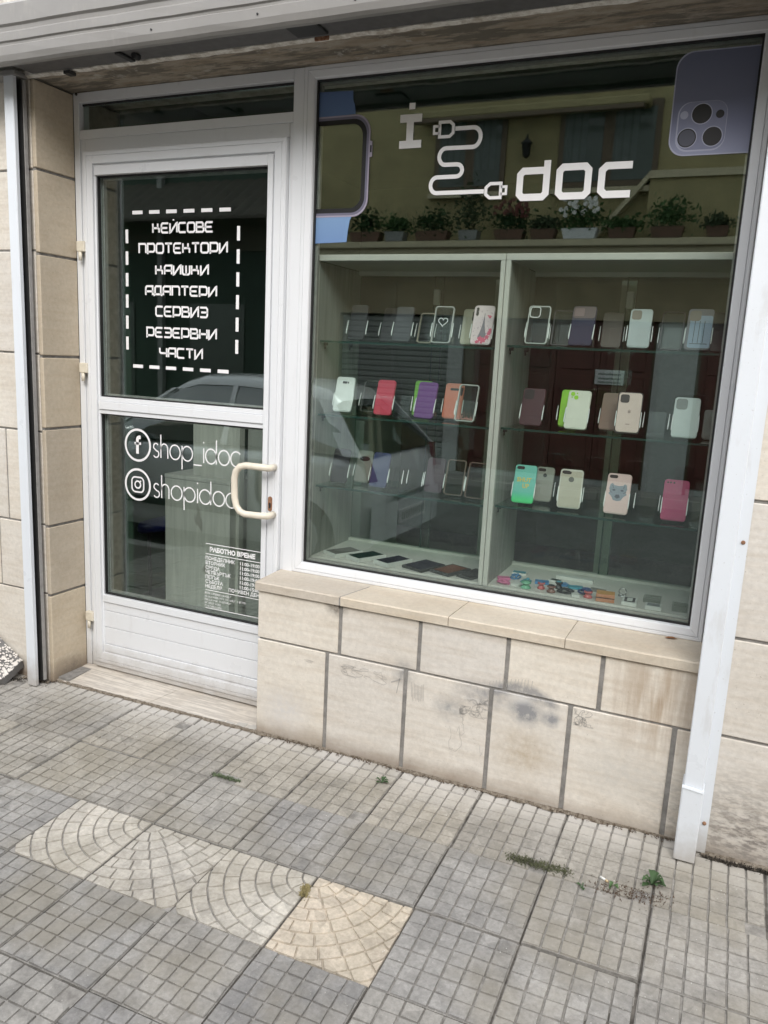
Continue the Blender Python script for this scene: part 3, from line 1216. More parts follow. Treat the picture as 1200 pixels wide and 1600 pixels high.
# ================================================================== LETTERING
GY_ = .0172       # just in front of the door glass
WY_ = .0232       # just in front of the window glass
GL = {
    'К': [[(0, 0), (0, 1)], [(0, .5), (.72, .5)], [(.72, .5), (.72, .62), (.72, 1)], [(.72, .5), (.92, .42), (.92, 0)]],
    'Е': [[(1, 1), (.16, 1), (0, .84), (0, .16), (.16, 0), (1, 0)], [(0, .5), (.85, .5)]],
    'Й': [[(0, 1), (0, 0), (.12, .05), (.88, .95), (1, 1), (1, 0)], [(.5, 1.28), (.5, 1.42)]],
    'И': [[(0, 1), (0, 0), (.12, .05), (.88, .95), (1, 1), (1, 0)]],
    'С': [[(1, 1), (.16, 1), (0, .84), (0, .16), (.16, 0), (1, 0)]],
    'О': [[(.16, 0), (0, .16), (0, .84), (.16, 1), (.84, 1), (1, .84), (1, .16), (.84, 0), (.16, 0)]],
    'В': [[(0, .52), (0, 1), (.78, 1), (.9, .88), (.9, .62), (.8, .52), (0, .52)], [(.8, .52), (1, .38), (1, .12), (.88, 0), (0, 0), (0, .52)]],
    'П': [[(0, 0), (0, 1), (.84, 1), (1, .84), (1, 0)]],
    'Р': [[(0, -.12), (0, 1), (.84, 1), (1, .84), (1, .3), (.84, .14), (0, .14)]],
    'Т': [[(0, 1), (1, 1)], [(.5, 1), (.5, 0)]],
    'А': [[(0, 0), (0, .84), (.16, 1), (1, 1), (1, 0)], [(0, .42), (1, .42)]],
    'Ш': [[(0, 1), (0, .16), (.16, 0), (.84, 0), (1, .16), (1, 1)], [(.5, 0), (.5, 1)]],
    'Д': [[(.08, .1), (.08, .84), (.24, 1), (.9, 1), (.9, .1)], [(-.04, -.1), (-.04, .1), (1.02, .1), (1.02, -.1)]],
    'З': [[(0, 1), (.84, 1), (1, .84), (1, .16), (.84, 0), (0, 0)], [(.15, .5), (1, .5)]],
    'Н': [[(0, 0), (0, 1)], [(1, 0), (1, 1)], [(0, .5), (1, .5)]],
    'Ч': [[(0, 1), (0, .55), (.14, .42), (1, .42)], [(1, 1), (1, 0)]],
}
up_pane, lo_pane = panes


def techword(txt, x0, x1, z0, z1, wd=.0085):
    mb = MB()
    n = len(txt)
    lw = (x1 - x0) / (n + (n - 1) * .27)
    sp = lw * .27
    for k, ch in enumerate(txt):
        bx = x0 + k * (lw + sp)
        for st in GL[ch]:
            stroke(mb, [(bx + p[0] * lw, z0 + p[1] * (z1 - z0)) for p in st], wd, GY_)
    o = mb.build('lettering', 'vinyl_white', up_pane)
    return o


for t, x0, x1, z0, z1 in (('КЕЙСОВЕ', -.806, -.490, 1.353, 1.391), ('ПРОТЕКТОРИ', -.883, -.416, 1.268, 1.307),
                          ('КАИШКИ', -.791, -.512, 1.178, 1.215), ('АДАПТЕРИ', -.848, -.469, 1.089, 1.127),
                          ('СЕРВИЗ', -.792, -.515, 1.000, 1.040), ('РЕЗЕРВНИ', -.843, -.468, .909, .948), ('ЧАСТИ', -.772, -.541, .822, .861)):
    techword(t, x0, x1, z0, z1)
# dashed border
dh = MB()
dh.poly([(-.0285, 0, -.0075), (.0285, 0, -.0075), (.0285, 0, .0075), (-.0285, 0, .0075)])
dh = dh.mesh('dash')
dh.materials.append(M('vinyl_white'))
dv = MB()
dv.poly([(-.0075, 0, -.029), (.0075, 0, -.029), (.0075, 0, .029), (-.0075, 0, .029)])
dv = dv.mesh('dash')
dv.materials.append(M('vinyl_white'))
for k in range(6):
    t = k / 5
    obj('dash', dh, None, up_pane, loc=(-.8905 + t * .463, GY_, 1.4395))
    obj('dash', dh, None, up_pane, loc=(-.8965 + t * .466, GY_, .774))
    obj('dash', dv, None, up_pane, loc=(-.9515 - .005 * t, GY_, 1.340 - t * .465))
    obj('dash', dv, None, up_pane, loc=(-.3595 - .002 * t, GY_, 1.344 - t * .463))


def disc_ring(mb, cx, cz, r, wd, y, n=40):
    stroke(mb, [(cx + r * math.cos(2 * math.pi * k / n), cz + r * math.sin(2 * math.pi * k / n)) for k in range(n)], wd, y, True)


# round badges
mb = MB()
disc_ring(mb, -.9035, .412, .072, .0105, GY_)
mb.mi = 0
stroke(mb, [(-.886, .449), (-.894, .4495), (-.902, .446), (-.9055, .438), (-.9055, .372)], .0165, GY_)
stroke(mb, [(-.922, .420), (-.884, .420)], .0115, GY_)
mb.build('badge', 'vinyl_white', lo_pane)
mb = MB()
disc_ring(mb, -.906, .226, .072, .0105, GY_)
stroke(mb, rrect(.070, .070, .020, 5, -.906, .226), .0075, GY_, True)
disc_ring(mb, -.906, .226, .0165, .0075, GY_, 24)
mb.poly([(-.889 + .0042 * math.cos(R(a)), GY_, .243 + .0042 * math.sin(R(a))) for a in range(0, 360, 45)])
mb.build('badge', 'vinyl_white', lo_pane)


def thin(ch, x, z, s):
    """thin geometric lowercase; x-height s; returns (strokes, advance)"""
    r = s / 2
    if ch == 's':
        p = arc(x + .36 * s, z + .74 * s, .24 * s, .24 * s, 35, 200, 8) + [(x + .30 * s, z + .53 * s), (x + .45 * s, z + .45 * s)] + arc(x + .36 * s, z + .25 * s, .27 * s, .25 * s, 50, -150, 10)
        return [p], .76 * s
    if ch == 'h':
        return [[(x + .08 * s, z), (x + .08 * s, z + 1.62 * s)], [(x + .08 * s, z + .6 * s)] + arc(x + .42 * s, z + .64 * s, .34 * s, .36 * s, 160, 0, 9) + [(x + .76 * s, z)]], .95 * s
    if ch == 'o':
        return [arc(x + .52 * s, z + r, r, r, 0, 360, 26)], 1.12 * s
    if ch == 'p':
        return [arc(x + .58 * s, z + r, r, r, 0, 360, 26), [(x + .08 * s, z - .62 * s), (x + .08 * s, z + s)]], 1.18 * s
    if ch == 'd':
        return [arc(x + .5 * s, z + r, r, r, 0, 360, 26), [(x + s, z), (x + s, z + 1.62 * s)]], 1.18 * s
    if ch == 'c':
        return [arc(x + .52 * s, z + r, r, r, 45, 315, 20)], .95 * s
    if ch == 'i':
        return [[(x + .12 * s, z), (x + .12 * s, z + s)], [(x + .12 * s, z + 1.32 * s), (x + .12 * s, z + 1.44 * s)]], .30 * s
    if ch == '_':
        return [[(x, z - .2 * s), (x + .78 * s, z - .2 * s)]], .84 * s


def thinword(txt, x0, x1, z, s, wd):
    adv = 0
    for ch in txt:
        adv += thin(ch, 0, 0, s)[1]
    kx = (x1 - x0) / adv
    mb = MB()
    x = 0
    for ch in txt:
        st, a = thin(ch, x, 0, s)
        for p in st:
            stroke(mb, [(x0 + u * kx, z + v) for u, v in p], wd, GY_)
        x += a
    return mb.build('lettering', 'vinyl_white', lo_pane)


thinword('shop_idoc', -.818, -.332, .365, .066, .0062)
thinword('shopidoc', -.818, -.352, .178, .066, .0062)


# small print with the built-in typeface
def text(txt, x, z, size, width=None, bold=0, align='LEFT', parent=None, y=GY_, mat='vinyl_white', name='lettering'):
    cu = bpy.data.curves.new('text', 'FONT')
    cu.body = txt
    cu.size = size
    cu.offset = bold
    cu.resolution_u = 2
    o = bpy.data.objects.new('text', cu)
    col.objects.link(o)
    dg = bpy.context.evaluated_depsgraph_get()
    me = bpy.data.meshes.new_from_object(o.evaluated_get(dg))
    bpy.data.objects.remove(o)
    xs_ = [v.co.x for v in me.vertices] or [0, 1]
    x0, x1 = min(xs_), max(xs_)
    k = (width / (x1 - x0)) if width else 1
    sh_ = {'LEFT': -x0 * k, 'RIGHT': -x1 * k, 'CENTER': -(x0 + x1) / 2 * k}[align]
    for v in me.vertices:
        v.co = (x + v.co.x * k + sh_, y, z + v.co.y)
    me.materials.clear()
    return obj(name, me, mat, parent)


mb = MB()
for z in (-.0025, -.0505, -.2215, -.3075):
    stroke(mb, [(-.5165, z), (-.2205, z)], .0035, GY_)
mb.build('rule_lines', 'vinyl_white', lo_pane)
text('РАБОТНО ВРЕМЕ', -.4945, -.0375, .028, .245, .0016, parent=lo_pane)
days = ['ПОНЕДЕЛНИК', 'ВТОРНИК', 'СРЯДА', 'ЧЕТВЪРТЪК', 'ПЕТЪК', 'СЪБОТА', 'НЕДЕЛЯ']
for k, d in enumerate(days):
    z = -.0775 - k * .0222
    text(d, -.517, z, .0225, None, .0006, parent=lo_pane)
    tm = '11:00-19:00' if k < 5 else ('11:00-15:00' if k == 5 else 'ПОЧИВЕН ДЕН')
    text(tm, -.226, z, .0225, None, .0006, 'RIGHT', parent=lo_pane)
# address lines: too small to read in the photograph, kept as broken marks
mb = MB()
q = random.Random(21)
for k, L in enumerate((.15, .225, .145, .085, .095)):
    x = -.519
    z = -.236 - k * .0155
    while x < -.519 + L:
        ww = q.uniform(.003, .007)
        h = .0042
        stroke(mb, [(x, z - h), (x, z + h)], .0018, GY_)
        if q.random() < .7:
            zz = z + q.choice((-h, 0, h))
            stroke(mb, [(x, zz), (x + ww, zz)], .0018, GY_)
        if q.random() < .5:
            stroke(mb, [(x + ww, z - h), (x + ww, z + h)], .0018, GY_)
        x += ww + .0035
        if q.random() < .12:
            x += .006
mb.build('small_print', 'vinyl_white', lo_pane)

# ------------------------------------------------------------------ window logo
def plate(name, pts, mat, parent=wp, y=WY_):
    mb = MB()
    mb.poly([(x, y, z) for x, z in pts])
    return mb.build(name, mat, parent)


plate('logo_dot', [(.381, 1.792), (.405, 1.791), (.405, 1.769), (.381, 1.769)], 'vinyl_white')
mb = MB()
for a in ([(.347, 1.753), (.434, 1.752), (.434, 1.725), (.347, 1.725)], [(.374, 1.725), (.402, 1.725), (.402, 1.662), (.374, 1.662)],
          [(.347, 1.662), (.4355, 1.662), (.4355, 1.635), (.347, 1.635)]):
    mb.poly([(x, WY_, z) for x, z in a])
mb.build('lettering', 'vinyl_white', wp)
mb = MB()
wd = .0145
cab = [(.566, 1.692), (.636, 1.692)] + arc(.636, 1.659, .028, .033, 90, -90, 10) + [(.540, 1.627)] + arc(.535, 1.5985, .025, .0285, 90, 270, 10)
cab += [(.580, 1.570)] + arc(.580, 1.549, .022, .021, 90, -90, 8) + [(.506, 1.528)] + arc(.506, 1.5005, .024, .0275, 90, 270, 10) + [(.690, 1.473)]
stroke(mb, cab, wd, WY_)
stroke(mb, [(.506, 1.717), (.545, 1.717), (.558, 1.706), (.558, 1.678), (.545, 1.667), (.506, 1.667)], .011, WY_, True)
stroke(mb, [(.506, 1.704), (.484, 1.704), (.484, 1.680), (.506, 1.680)], .009, WY_)
stroke(mb, [(.697, 1.485), (.712, 1.498), (.752, 1.498), (.752, 1.450), (.712, 1.450), (.697, 1.462)], .011, WY_, True)
stroke(mb, [(.752, 1.486), (.772, 1.486), (.772, 1.462), (.752, 1.462)], .009, WY_)
mb.build('cable_emblem', 'vinyl_white', wp)
mb = MB()
lw = .0235
stroke(mb, [(.915, 1.5675), (.915, 1.459), (.903, 1.447), (.832, 1.447), (.8205, 1.459), (.8205, 1.523), (.832, 1.535), (.9032, 1.535)], lw, WY_)
stroke(mb, [(.972, 1.447), (.960, 1.459), (.960, 1.530), (.972, 1.542), (1.047, 1.542), (1.059, 1.530), (1.059, 1.459), (1.047, 1.447)], lw, WY_, True)
stroke(mb, [(1.203, 1.5395), (1.119, 1.5395), (1.1045, 1.526), (1.1045, 1.461), (1.119, 1.4475), (1.203, 1.4475)], lw, WY_)
mb.build('lettering', 'vinyl_white', wp)

# printed smartwatch at the left edge, printed phone at the right edge: flat film on the glass
b = NB('print_strap')
sx = b.n('ShaderNodeSeparateXYZ')
b.l(b.pos('World'), sx.inputs[0])
mr = b.n('ShaderNodeMapRange')
mr.inputs['From Min'].default_value = 1.30
mr.inputs['From Max'].default_value = 1.86
b.l(sx.outputs['Z'], mr.inputs['Value'])
b.color(b.ramp(mr.outputs[0], [(0, (.14, .24, .44)), (.16, (.18, .30, .50)), (.85, (.10, .17, .33)), (1, (.085, .14, .28))]))
flat('print_case', (.155, .15, .21))
flat('print_case_edge', (.34, .31, .39))
flat('print_black', (.008, .008, .009))
Y1, Y2, Y3, Y4, Y5 = WY_ + .0004, WY_ + .0001, WY_ - .0003, WY_ - .0006, WY_ - .0009
plate('printed_strap', [(.0, 1.858), (.146, 1.853), (.148, 1.820), (.156, 1.800), (.160, 1.77), (0, 1.765)], 'print_strap', y=Y1)
plate('printed_strap', [(.0, 1.42), (.165, 1.41), (.152, 1.385), (.145, 1.345), (.141, 1.304), (0, 1.300)], 'print_strap', y=Y1)
def wshape(off):
    r_ = .065 - off * .6
    x1, z0, z1 = .2265 - off, 1.398 + off, 1.768 - off
    p = [(.0, z1), (x1 - r_, z1)] + arc(x1 - r_, z1 - r_, r_, r_, 90, 0, 8)[1:] + arc(x1 - r_, z0 + r_, r_, r_, 0, -90, 8) + [(.0, z0)]
    return p
def band(name, o0, o1, mat, y):
    a, c_ = wshape(o0), wshape(o1)
    mb = MB()
    for k in range(len(a) - 1):
        mb.poly([(a[k][0], y, a[k][1]), (a[k + 1][0], y, a[k + 1][1]), (c_[k + 1][0], y, c_[k + 1][1]), (c_[k][0], y, c_[k][1])])
    return mb.build(name, mat, wp)
band('printed_watch', 0, .006, 'print_case_edge', Y3)
band('printed_watch', .006, .015, 'print_case', Y3)
band('printed_watch', .015, .032, 'print_black', Y3)
plate('printed_crown', [(.2245, 1.672), (.236, 1.669), (.2365, 1.614), (.2245, 1.612)], 'print_case_edge', y=Y2)
plate('printed_crown', [(.227, 1.655), (.234, 1.654), (.234, 1.630), (.227, 1.629)], 'print_black', y=Y3)

b = NB('print_phone')
sx = b.n('ShaderNodeSeparateXYZ')
b.l(b.pos('World'), sx.inputs[0])
mr = b.n('ShaderNodeMapRange')
mr.inputs['From Min'].default_value = 1.56
mr.inputs['From Max'].default_value = 1.87
b.l(sx.outputs['Z'], mr.inputs['Value'])
b.color(b.ramp(mr.outputs[0], [(0, (.27, .29, .41)), (.3, (.175, .19, .29)), (1, (.125, .14, .21))]))
flat('print_phone_rim', (.38, .40, .52))
flat('print_bump', (.20, .215, .32))
flat('print_lens', (.006, .006, .009))
flat('print_lens_grey', (.07, .075, .105))
def pshape(off):
    x0, z0, z1, r_ = 1.309 + off, 1.558 + off, 1.872 - off, .05
    return [(1.5585, z1)] + arc(x0 + r_, z1 - r_, r_, r_, 90, 180, 8) + arc(x0 + r_, z0 + r_, r_, r_, 180, 270, 8) + [(1.5585, z0)]
plate('printed_phone', pshape(0), 'print_phone_rim', y=Y1)
plate('printed_phone', pshape(.0035), 'print_phone', y=Y2)
def rr_plate(name, cx, cz, w_, h_, r_, mat, y):
    return plate(name, rrect(w_, h_, r_, 6, cx, cz), mat, y=y)
rr_plate('printed_bump', 1.404, 1.6455, .150, .150, .038, 'print_phone_rim', Y3)
rr_plate('printed_bump', 1.4055, 1.6475, .144, .144, .036, 'print_bump', Y4)
for cx, cz, r_, m_ in ((1.402, 1.683, .031, 'print_lens'), (1.364, 1.612, .030, 'print_lens_grey'), (1.441, 1.613, .030, 'print_lens')):
    mb = MB()
    mb.poly([(cx + r_ * math.cos(R(a)), Y5, cz + r_ * math.sin(R(a))) for a in range(0, 360, 15)])
    mb.build('printed_lens', 'print_black', wp)
    mb = MB()
    mb.poly([(cx + r_ * .84 * math.cos(R(a)), Y5 - .0002, cz + r_ * .84 * math.sin(R(a))) for a in range(0, 360, 15)])
    mb.build('printed_lens', m_, wp)
    mb = MB()
    disc_ring(mb, cx, cz, r_, .0028, Y5 - .0004, 30)
    mb.build('printed_lens', 'print_phone_rim', wp)
for cx, cz, r_, m_ in ((1.349, 1.682, .0125, 'print_phone_rim'), (1.457, 1.679, .0125, 'print_lens')):
    mb = MB()
    mb.poly([(cx + r_ * math.cos(R(a)), Y5, cz + r_ * math.sin(R(a))) for a in range(0, 360, 20)])
    mb.build('printed_lens', m_, wp)

# ================================================================== DISPLAY CABINET
cab = empty('display_cabinet', (0, 0, 0), 'white framed two bay display cabinet with glass shelves behind the window', 'cabinet')
CF, CBK = .060, .468
def cbox(name, mat, *a, bev=0.0):
    return box(name, mat, cab, *a, bev)
cbox('stile', 'cabinet_white', -.018, -.0015, CF, CF + .018, .0, 1.262, bev=.001)
cbox('stile', 'cabinet_white', .7625, .7800, CF, CF + .018, .0, 1.238, bev=.001)
cbox('stile', 'cabinet_white', .7825, .8010, CF, CF + .018, .0, 1.238, bev=.001)
cbox('stile', 'cabinet_white', 1.575, 1.592, CF, CF + .018, .0, 1.262, bev=.001)
cbox('top_rail', 'cabinet_white', -.001, .7805, CF, CF + .018, 1.2385, 1.262, bev=.001)
cbox('top_rail', 'cabinet_white', .7825, 1.5745, CF, CF + .018, 1.2385, 1.262, bev=.001)
cbox('bottom_rail', 'cabinet_white', -.001, 1.5745, CF + .001, CF + .018, -.03, -.001)
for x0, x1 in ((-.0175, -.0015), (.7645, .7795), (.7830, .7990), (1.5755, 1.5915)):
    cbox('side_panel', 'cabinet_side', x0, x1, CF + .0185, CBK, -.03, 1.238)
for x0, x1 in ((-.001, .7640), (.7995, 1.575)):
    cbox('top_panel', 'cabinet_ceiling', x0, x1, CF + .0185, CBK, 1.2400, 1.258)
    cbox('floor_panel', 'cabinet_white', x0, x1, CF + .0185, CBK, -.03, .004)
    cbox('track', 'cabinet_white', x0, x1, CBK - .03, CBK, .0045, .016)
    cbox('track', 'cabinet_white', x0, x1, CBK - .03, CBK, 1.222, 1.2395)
    mid = (x0 + x1) / 2
    for k, (a, c_) in enumerate(((x0 + .001, mid + .02), (mid - .02, x1 - .001))):
        yy = CBK - .012 - .012 * k
        d = cbox('sliding_pane', 'back_glass', a, c_, yy, yy + .005, .017, 1.2215)
        MB().box((a if k else c_ - .004), (a + .004 if k else c_), yy - .0008, yy + .0058, .018, 1.2205).build('pane_edge', 'glass_edge', d)
    MB().box(mid - .016, mid + .012, CBK - .045, CBK - .026, 1.10, 1.165, .003).build('lock', 'cabinet_white', cab)
cbox('upright', 'upright_laminate', .60, .655, .56, .60, -.70, 1.22)
cbox('upright', 'upright_laminate', 1.13, 1.19, .56, .60, -.70, 1.22)
SHZ = {('L', 1): .925, ('L', 2): .622, ('L', 3): .316, ('R', 1): .936, ('R', 2): .627, ('R', 3): .323}
for (bay, n_), z in SHZ.items():
    x0, x1 = ((.001, .7625) if bay == 'L' else (.8010, 1.5735))
    s_ = cbox('glass_shelf', 'shelf_glass', x0, x1, .092, .43, z - .008, z - .0005)
    MB().box(x0, x1, .0905, .0918, z - .008, z - .0002).build('polished_edge', 'glass_edge', s_)
    for xx, sg in ((x0, 1), (x1, -1)):
        for yy in (.13, .36):
            mb = MB()
            mb.box(min(xx, xx + sg * .014), max(xx, xx + sg * .014), yy - .006, yy + .006, z - .020, z - .0085)
            mb.box(min(xx + sg * .002, xx + sg * .006), max(xx + sg * .002, xx + sg * .006), yy - .003, yy + .003, z - .034, z - .020)
            mb.build('shelf_peg', 'black_steel', cab)

# ------------------------------------------------------------------ phone cases and their stands
PAL = {}


def pm(name, c, rough=.42):
    if name not in PAL:
        PAL[name] = flat('case_' + name, c, rough)
    return 'case_' + name


def rr_prism(mb, w_, h_, r_, y0, y1, cx=0, cz=0, ch=.0015):
    P = rrect(w_, h_, r_, 4, cx, cz)
    Q = rrect(w_ - 2 * ch, h_ - 2 * ch, max(.001, r_ - ch), 4, cx, cz)
    a = [mb.bm.verts.new((x, y1, z)) for x, z in P]
    b_ = [mb.bm.verts.new((x, y0 + ch, z)) for x, z in P]
    c_ = [mb.bm.verts.new((x, y0, z)) for x, z in Q]
    k = len(P)
    fs = [mb.bm.faces.new(c_), mb.bm.faces.new(a)]
    for u, v in ((a, b_), (b_, c_)):
        for i in range(k):
            fs.append(mb.bm.faces.new((u[i], u[(i + 1) % k], v[(i + 1) % k], v[i])))
    for f in fs:
        f.material_index = mb.mi


def flat_rr(name, parent, cx, cz, w_, h_, r_, mat, y):
    mb = MB()
    mb.poly([(x, y, z) for x, z in rrect(w_, h_, r_, 3, cx, cz)])
    return mb.build(name, mat, parent)


def disc(name, parent, cx, cz, r_, mat, y, n=14):
    mb = MB()
    mb.poly([(cx + r_ * math.cos(2 * math.pi * k / n), y, cz + r_ * math.sin(2 * math.pi * k / n)) for k in range(n)])
    return mb.build(name, mat, parent)


def apple(name, parent, cx, cz, s, mat, y):
    mb = MB()
    P = [(0, .30), (.14, .38), (.33, .34), (.42, .20), (.33, .08), (.33, -.06), (.44, -.18), (.36, -.38), (.22, -.52), (.08, -.47), (0, -.46),
         (-.08, -.47), (-.22, -.52), (-.38, -.34), (-.45, -.06), (-.42, .20), (-.30, .36), (-.12, .38)]
    mb.poly([(cx + x * s, y, cz + z * s) for x, z in P])
    mb.poly([(cx + x * s, y, cz + z * s) for x, z in ((0, .42), (.02, .56), (.16, .72), (.16, .56), (.08, .45))])
    return mb.build(name, mat, parent)


LEAN = R(17)
stand_proto = None


def make_stand(x, y, z, yaw, label):
    global stand_proto
    if stand_proto is None:
        r_ = empty('phone_stand', (x, y, z))
        mb = MB()
        mb.prism([(-.030, .0115, .0), (.030, .0115, .0), (.030, .0115 + .09 * math.tan(LEAN), .09), (-.030, .0115 + .09 * math.tan(LEAN), .09)], (0, 0, 0), (0, .003, 0))
        mb.build('back_plate', 'acrylic', r_)
        mb = MB()
        mb.box(-.036, .036, -.016, .050, .0, .0028)
        mb.box(-.036, .036, -.016, -.0135, .0028, .016)
        mb.build('base', 'acrylic', r_)
        for s in (-1, 1):
            mb = MB()
            xx = s * .0445
            yk = lambda h: -.010 + h * math.tan(LEAN)
            P = [(xx - .0012, yk(.032) - .004, .032), (xx + .0012, yk(.032) - .004, .032), (xx + .0023, yk(.046) - .007, .046), (xx + .0010, yk(.088) - .003, .088), (xx - .0008, yk(.088) - .003, .088), (xx - .0017, yk(.046) - .007, .046)]
            mb.prism(P, (0, 0, 0), (0, .0035, 0))
            mb.build('side_arm', 'acrylic_edge', r_)  # clear arm with its bright highlight painted as near-white colour
            mb = MB()
            mb.prism([(xx - .0011, .0, .003), (xx + .0011, .0, .003), (xx + .0011, yk(.036), .036), (xx - .0011, yk(.036), .036)], (0, 0, 0), (0, .028, 0))
            mb.build('side_plate', 'acrylic', r_)
        stand_proto = r_
    else:
        r_ = stand_proto.copy()
        col.objects.link(r_)
        for ch in stand_proto.children:
            c_ = ch.copy()
            col.objects.link(c_)
            c_.parent = r_
    r_.location = (x, y, z)
    r_.rotation_euler = (0, 0, yaw)
    return tag(r_, label, 'phone stand', 'clear acrylic phone stands')


CAMC = Vector((1.6289815, -2.88135996, .86986124))
qd = random.Random(42)


def make_case(key, bay, n_, x, y, w_, h_, label, body, style='square', cat='phone case', stand=True, yaw=None, group='phone cases on the shelves', cam_mat='print_black'):
    z = SHZ[(bay, n_)] + .0008
    yaw = qd.uniform(-.07, .07) if yaw is None else yaw
    zc = z + (.006 if stand else .001)
    t = empty('phone_case', (x, y, zc), label, cat, group, rot=(-LEAN, 0, yaw))
    body_m = body
    yf = -.0105
    if style == 'frame':          # clear shell: rim, thin clear back
        mb = MB()
        P, Q = rrect(w_, h_, .011, 4, 0, h_ / 2), rrect(w_ - .008, h_ - .008, .008, 4, 0, h_ / 2)
        k = len(P)
        for yy0, yy1 in ((yf, 0),):
            A = [[mb.bm.verts.new((p[0], yy, p[1])) for p in pts] for pts, yy in ((P, yy0), (P, yy1), (Q, yy1), (Q, yy0))]
            for u, v in zip(A, A[1:] + A[:1]):
                for i in range(k):
                    mb.bm.faces.new((u[i], u[(i + 1) % k], v[(i + 1) % k], v[i]))
        mb.build('rim', body_m, t)
        mb = MB()
        mb.poly([(px, -.009, pz) for px, pz in rrect(w_ - .008, h_ - .008, .008, 4, 0, h_ / 2)])
        mb.build('back', 'clear_case', t)
    else:
        mb = MB()
        rr_prism(mb, w_, h_, .0115, yf, 0, 0, h_ / 2)
        mb.build('back', body_m, t)
    e = yf - .0006
    if style == 'square':
        sq = w_ * .44
        cx_, cz_ = -w_ / 2 + sq / 2 + .006, h_ - sq / 2 - .006
        flat_rr('camera_window', t, cx_, cz_, sq, sq * 1.02, sq * .25, cam_mat, e)
    elif style == 'dual':
        flat_rr('camera_window', t, -w_ / 2 + .022, h_ - .0125, .031, .0125, .006, cam_mat, e)
    elif style == 'vert':
        flat_rr('camera_window', t, -w_ / 2 + .014, h_ - .026, .011, .034, .005, cam_mat, e)
    elif style == 'mid':
        flat_rr('camera_window', t, -.002, h_ - .024, .022, .010, .003, cam_mat, e)
        flat_rr('flash_window', t, .014, h_ - .024, .005, .009, .002, cam_mat, e)
    elif style == 'midbar':
        flat_rr('camera_window', t, .006, h_ - .030, .013, .040, .005, cam_mat, e)
    elif style == 'wide':
        flat_rr('camera_window', t, 0.0, h_ - .026, .036, .010, .003, cam_mat, e)
    if stand:
        s_ = make_stand(x, y, z, yaw, 'clear acrylic stand holding the ' + key)
        for c_ in s_.children:
            pass
    return t


black = pm('black', (.007, .007, .008))
# --- left bay, top shelf
make_case('black case at the far left of the top shelf', 'L', 1, .128, .17, .076, .150, 'plain black phone case at the far left end of the top glass shelf', black, 'square')
make_case('charcoal case second on the top shelf', 'L', 1, .225, .28, .074, .148, 'charcoal phone case half hidden behind the black case at the left of the top shelf', pm('charcoal', (.035, .035, .04)), 'square')
make_case('dark slate case third on the top shelf', 'L', 1, .325, .19, .078, .148, 'dark slate phone case left of the clear heart case on the top shelf', pm('slate', (.05, .052, .06)), 'none')
make_case('small beige framed case', 'L', 1, .400, .26, .066, .128, 'clear phone case with a beige rim set low behind the top shelf stands', pm('beige_rim', (.42, .38, .30)), 'frame')
t = make_case('clear heart case', 'L', 1, .505, .17, .080, .152, 'clear phone case with a silver heart outline on the upper left shelf', pm('clear_rim', (.46, .47, .45), .2), 'frame')
mb = MB()
hs = []
for k in range(25):
    a = 2 * math.pi * k / 24
    hs.append((.0012 * 16 * math.sin(a) ** 3, .088 + .0012 * (13 * math.cos(a) - 5 * math.cos(2 * a) - 2 * math.cos(3 * a) - math.cos(4 * a))))
stroke(mb, hs[:-1], .0028, -.0112, True)
mb.build('heart_outline', 'acrylic_edge', t)
make_case('pale olive case', 'L', 1, .592, .27, .078, .150, 'pale olive phone case with a narrow central camera slot left of the floral case', pm('olive', (.40, .39, .30)), 'midbar', yaw=.05)
t = make_case('pink floral tower case', 'L', 1, .672, .165, .082, .158, 'white phone case printed with a grey iron tower and pink flowers on the top shelf', pm('blush', (.72, .60, .62)), 'vert')
mb = MB()
hw = lambda h: .0012 + .017 * max(0, (1 - h / .098)) ** 2.1
tw = [(hw(h), .028 + h) for h in [.0, .012, .024, .036, .052, .068, .084, .098]]
for (a, z0_), (c_, z1_) in zip(tw, tw[1:]):
    mb.poly([(.004 - a, -.0113, z0_), (.004 + a, -.0113, z0_), (.004 + c_, -.0113, z1_), (.004 - c_, -.0113, z1_)])
mb.build('printed_tower', flat('print_tower', (.22, .20, .23)).name, t)
qf = random.Random(6)
fl = flat('print_flower', (.62, .12, .20)).name
fd = flat('print_speck', (.30, .22, .28)).name
mb = MB()
for k in range(11):
    cx_, cz_, r_ = [(.030, .045, .009), (.024, .030, .010), (.012, .018, .011), (-.002, .022, .012), (-.014, .010, .008), (.033, .060, .007),
                    (.026, .112, .007), (.019, .116, .004), (-.008, .012, .006), (.005, .008, .006), (.032, .052, .008)][k]
    mb.poly([(cx_ + r_ * (1 + .25 * math.sin(5 * a)) * .85 * math.cos(a), -.0114 - k * .00006, cz_ + r_ * .85 * (1 + .25 * math.sin(5 * a)) * math.sin(a)) for a in [2 * math.pi * u / 20 for u in range(20)]])
mb.build('printed_flowers', fl, t)
mb = MB()
for k in range(70):
    cx_, cz_ = qf.uniform(-.034, .034), qf.uniform(.008, .14)
    r_ = qf.uniform(.0008, .0026)
    mb.poly([(cx_ - r_, -.0112 + .00002, cz_), (cx_, -.0112 + .00002, cz_ - r_ * .6), (cx_ + r_, -.0112 + .00002, cz_), (cx_, -.0112 + .00002, cz_ + r_)])
mb.build('printed_specks', fd, t)
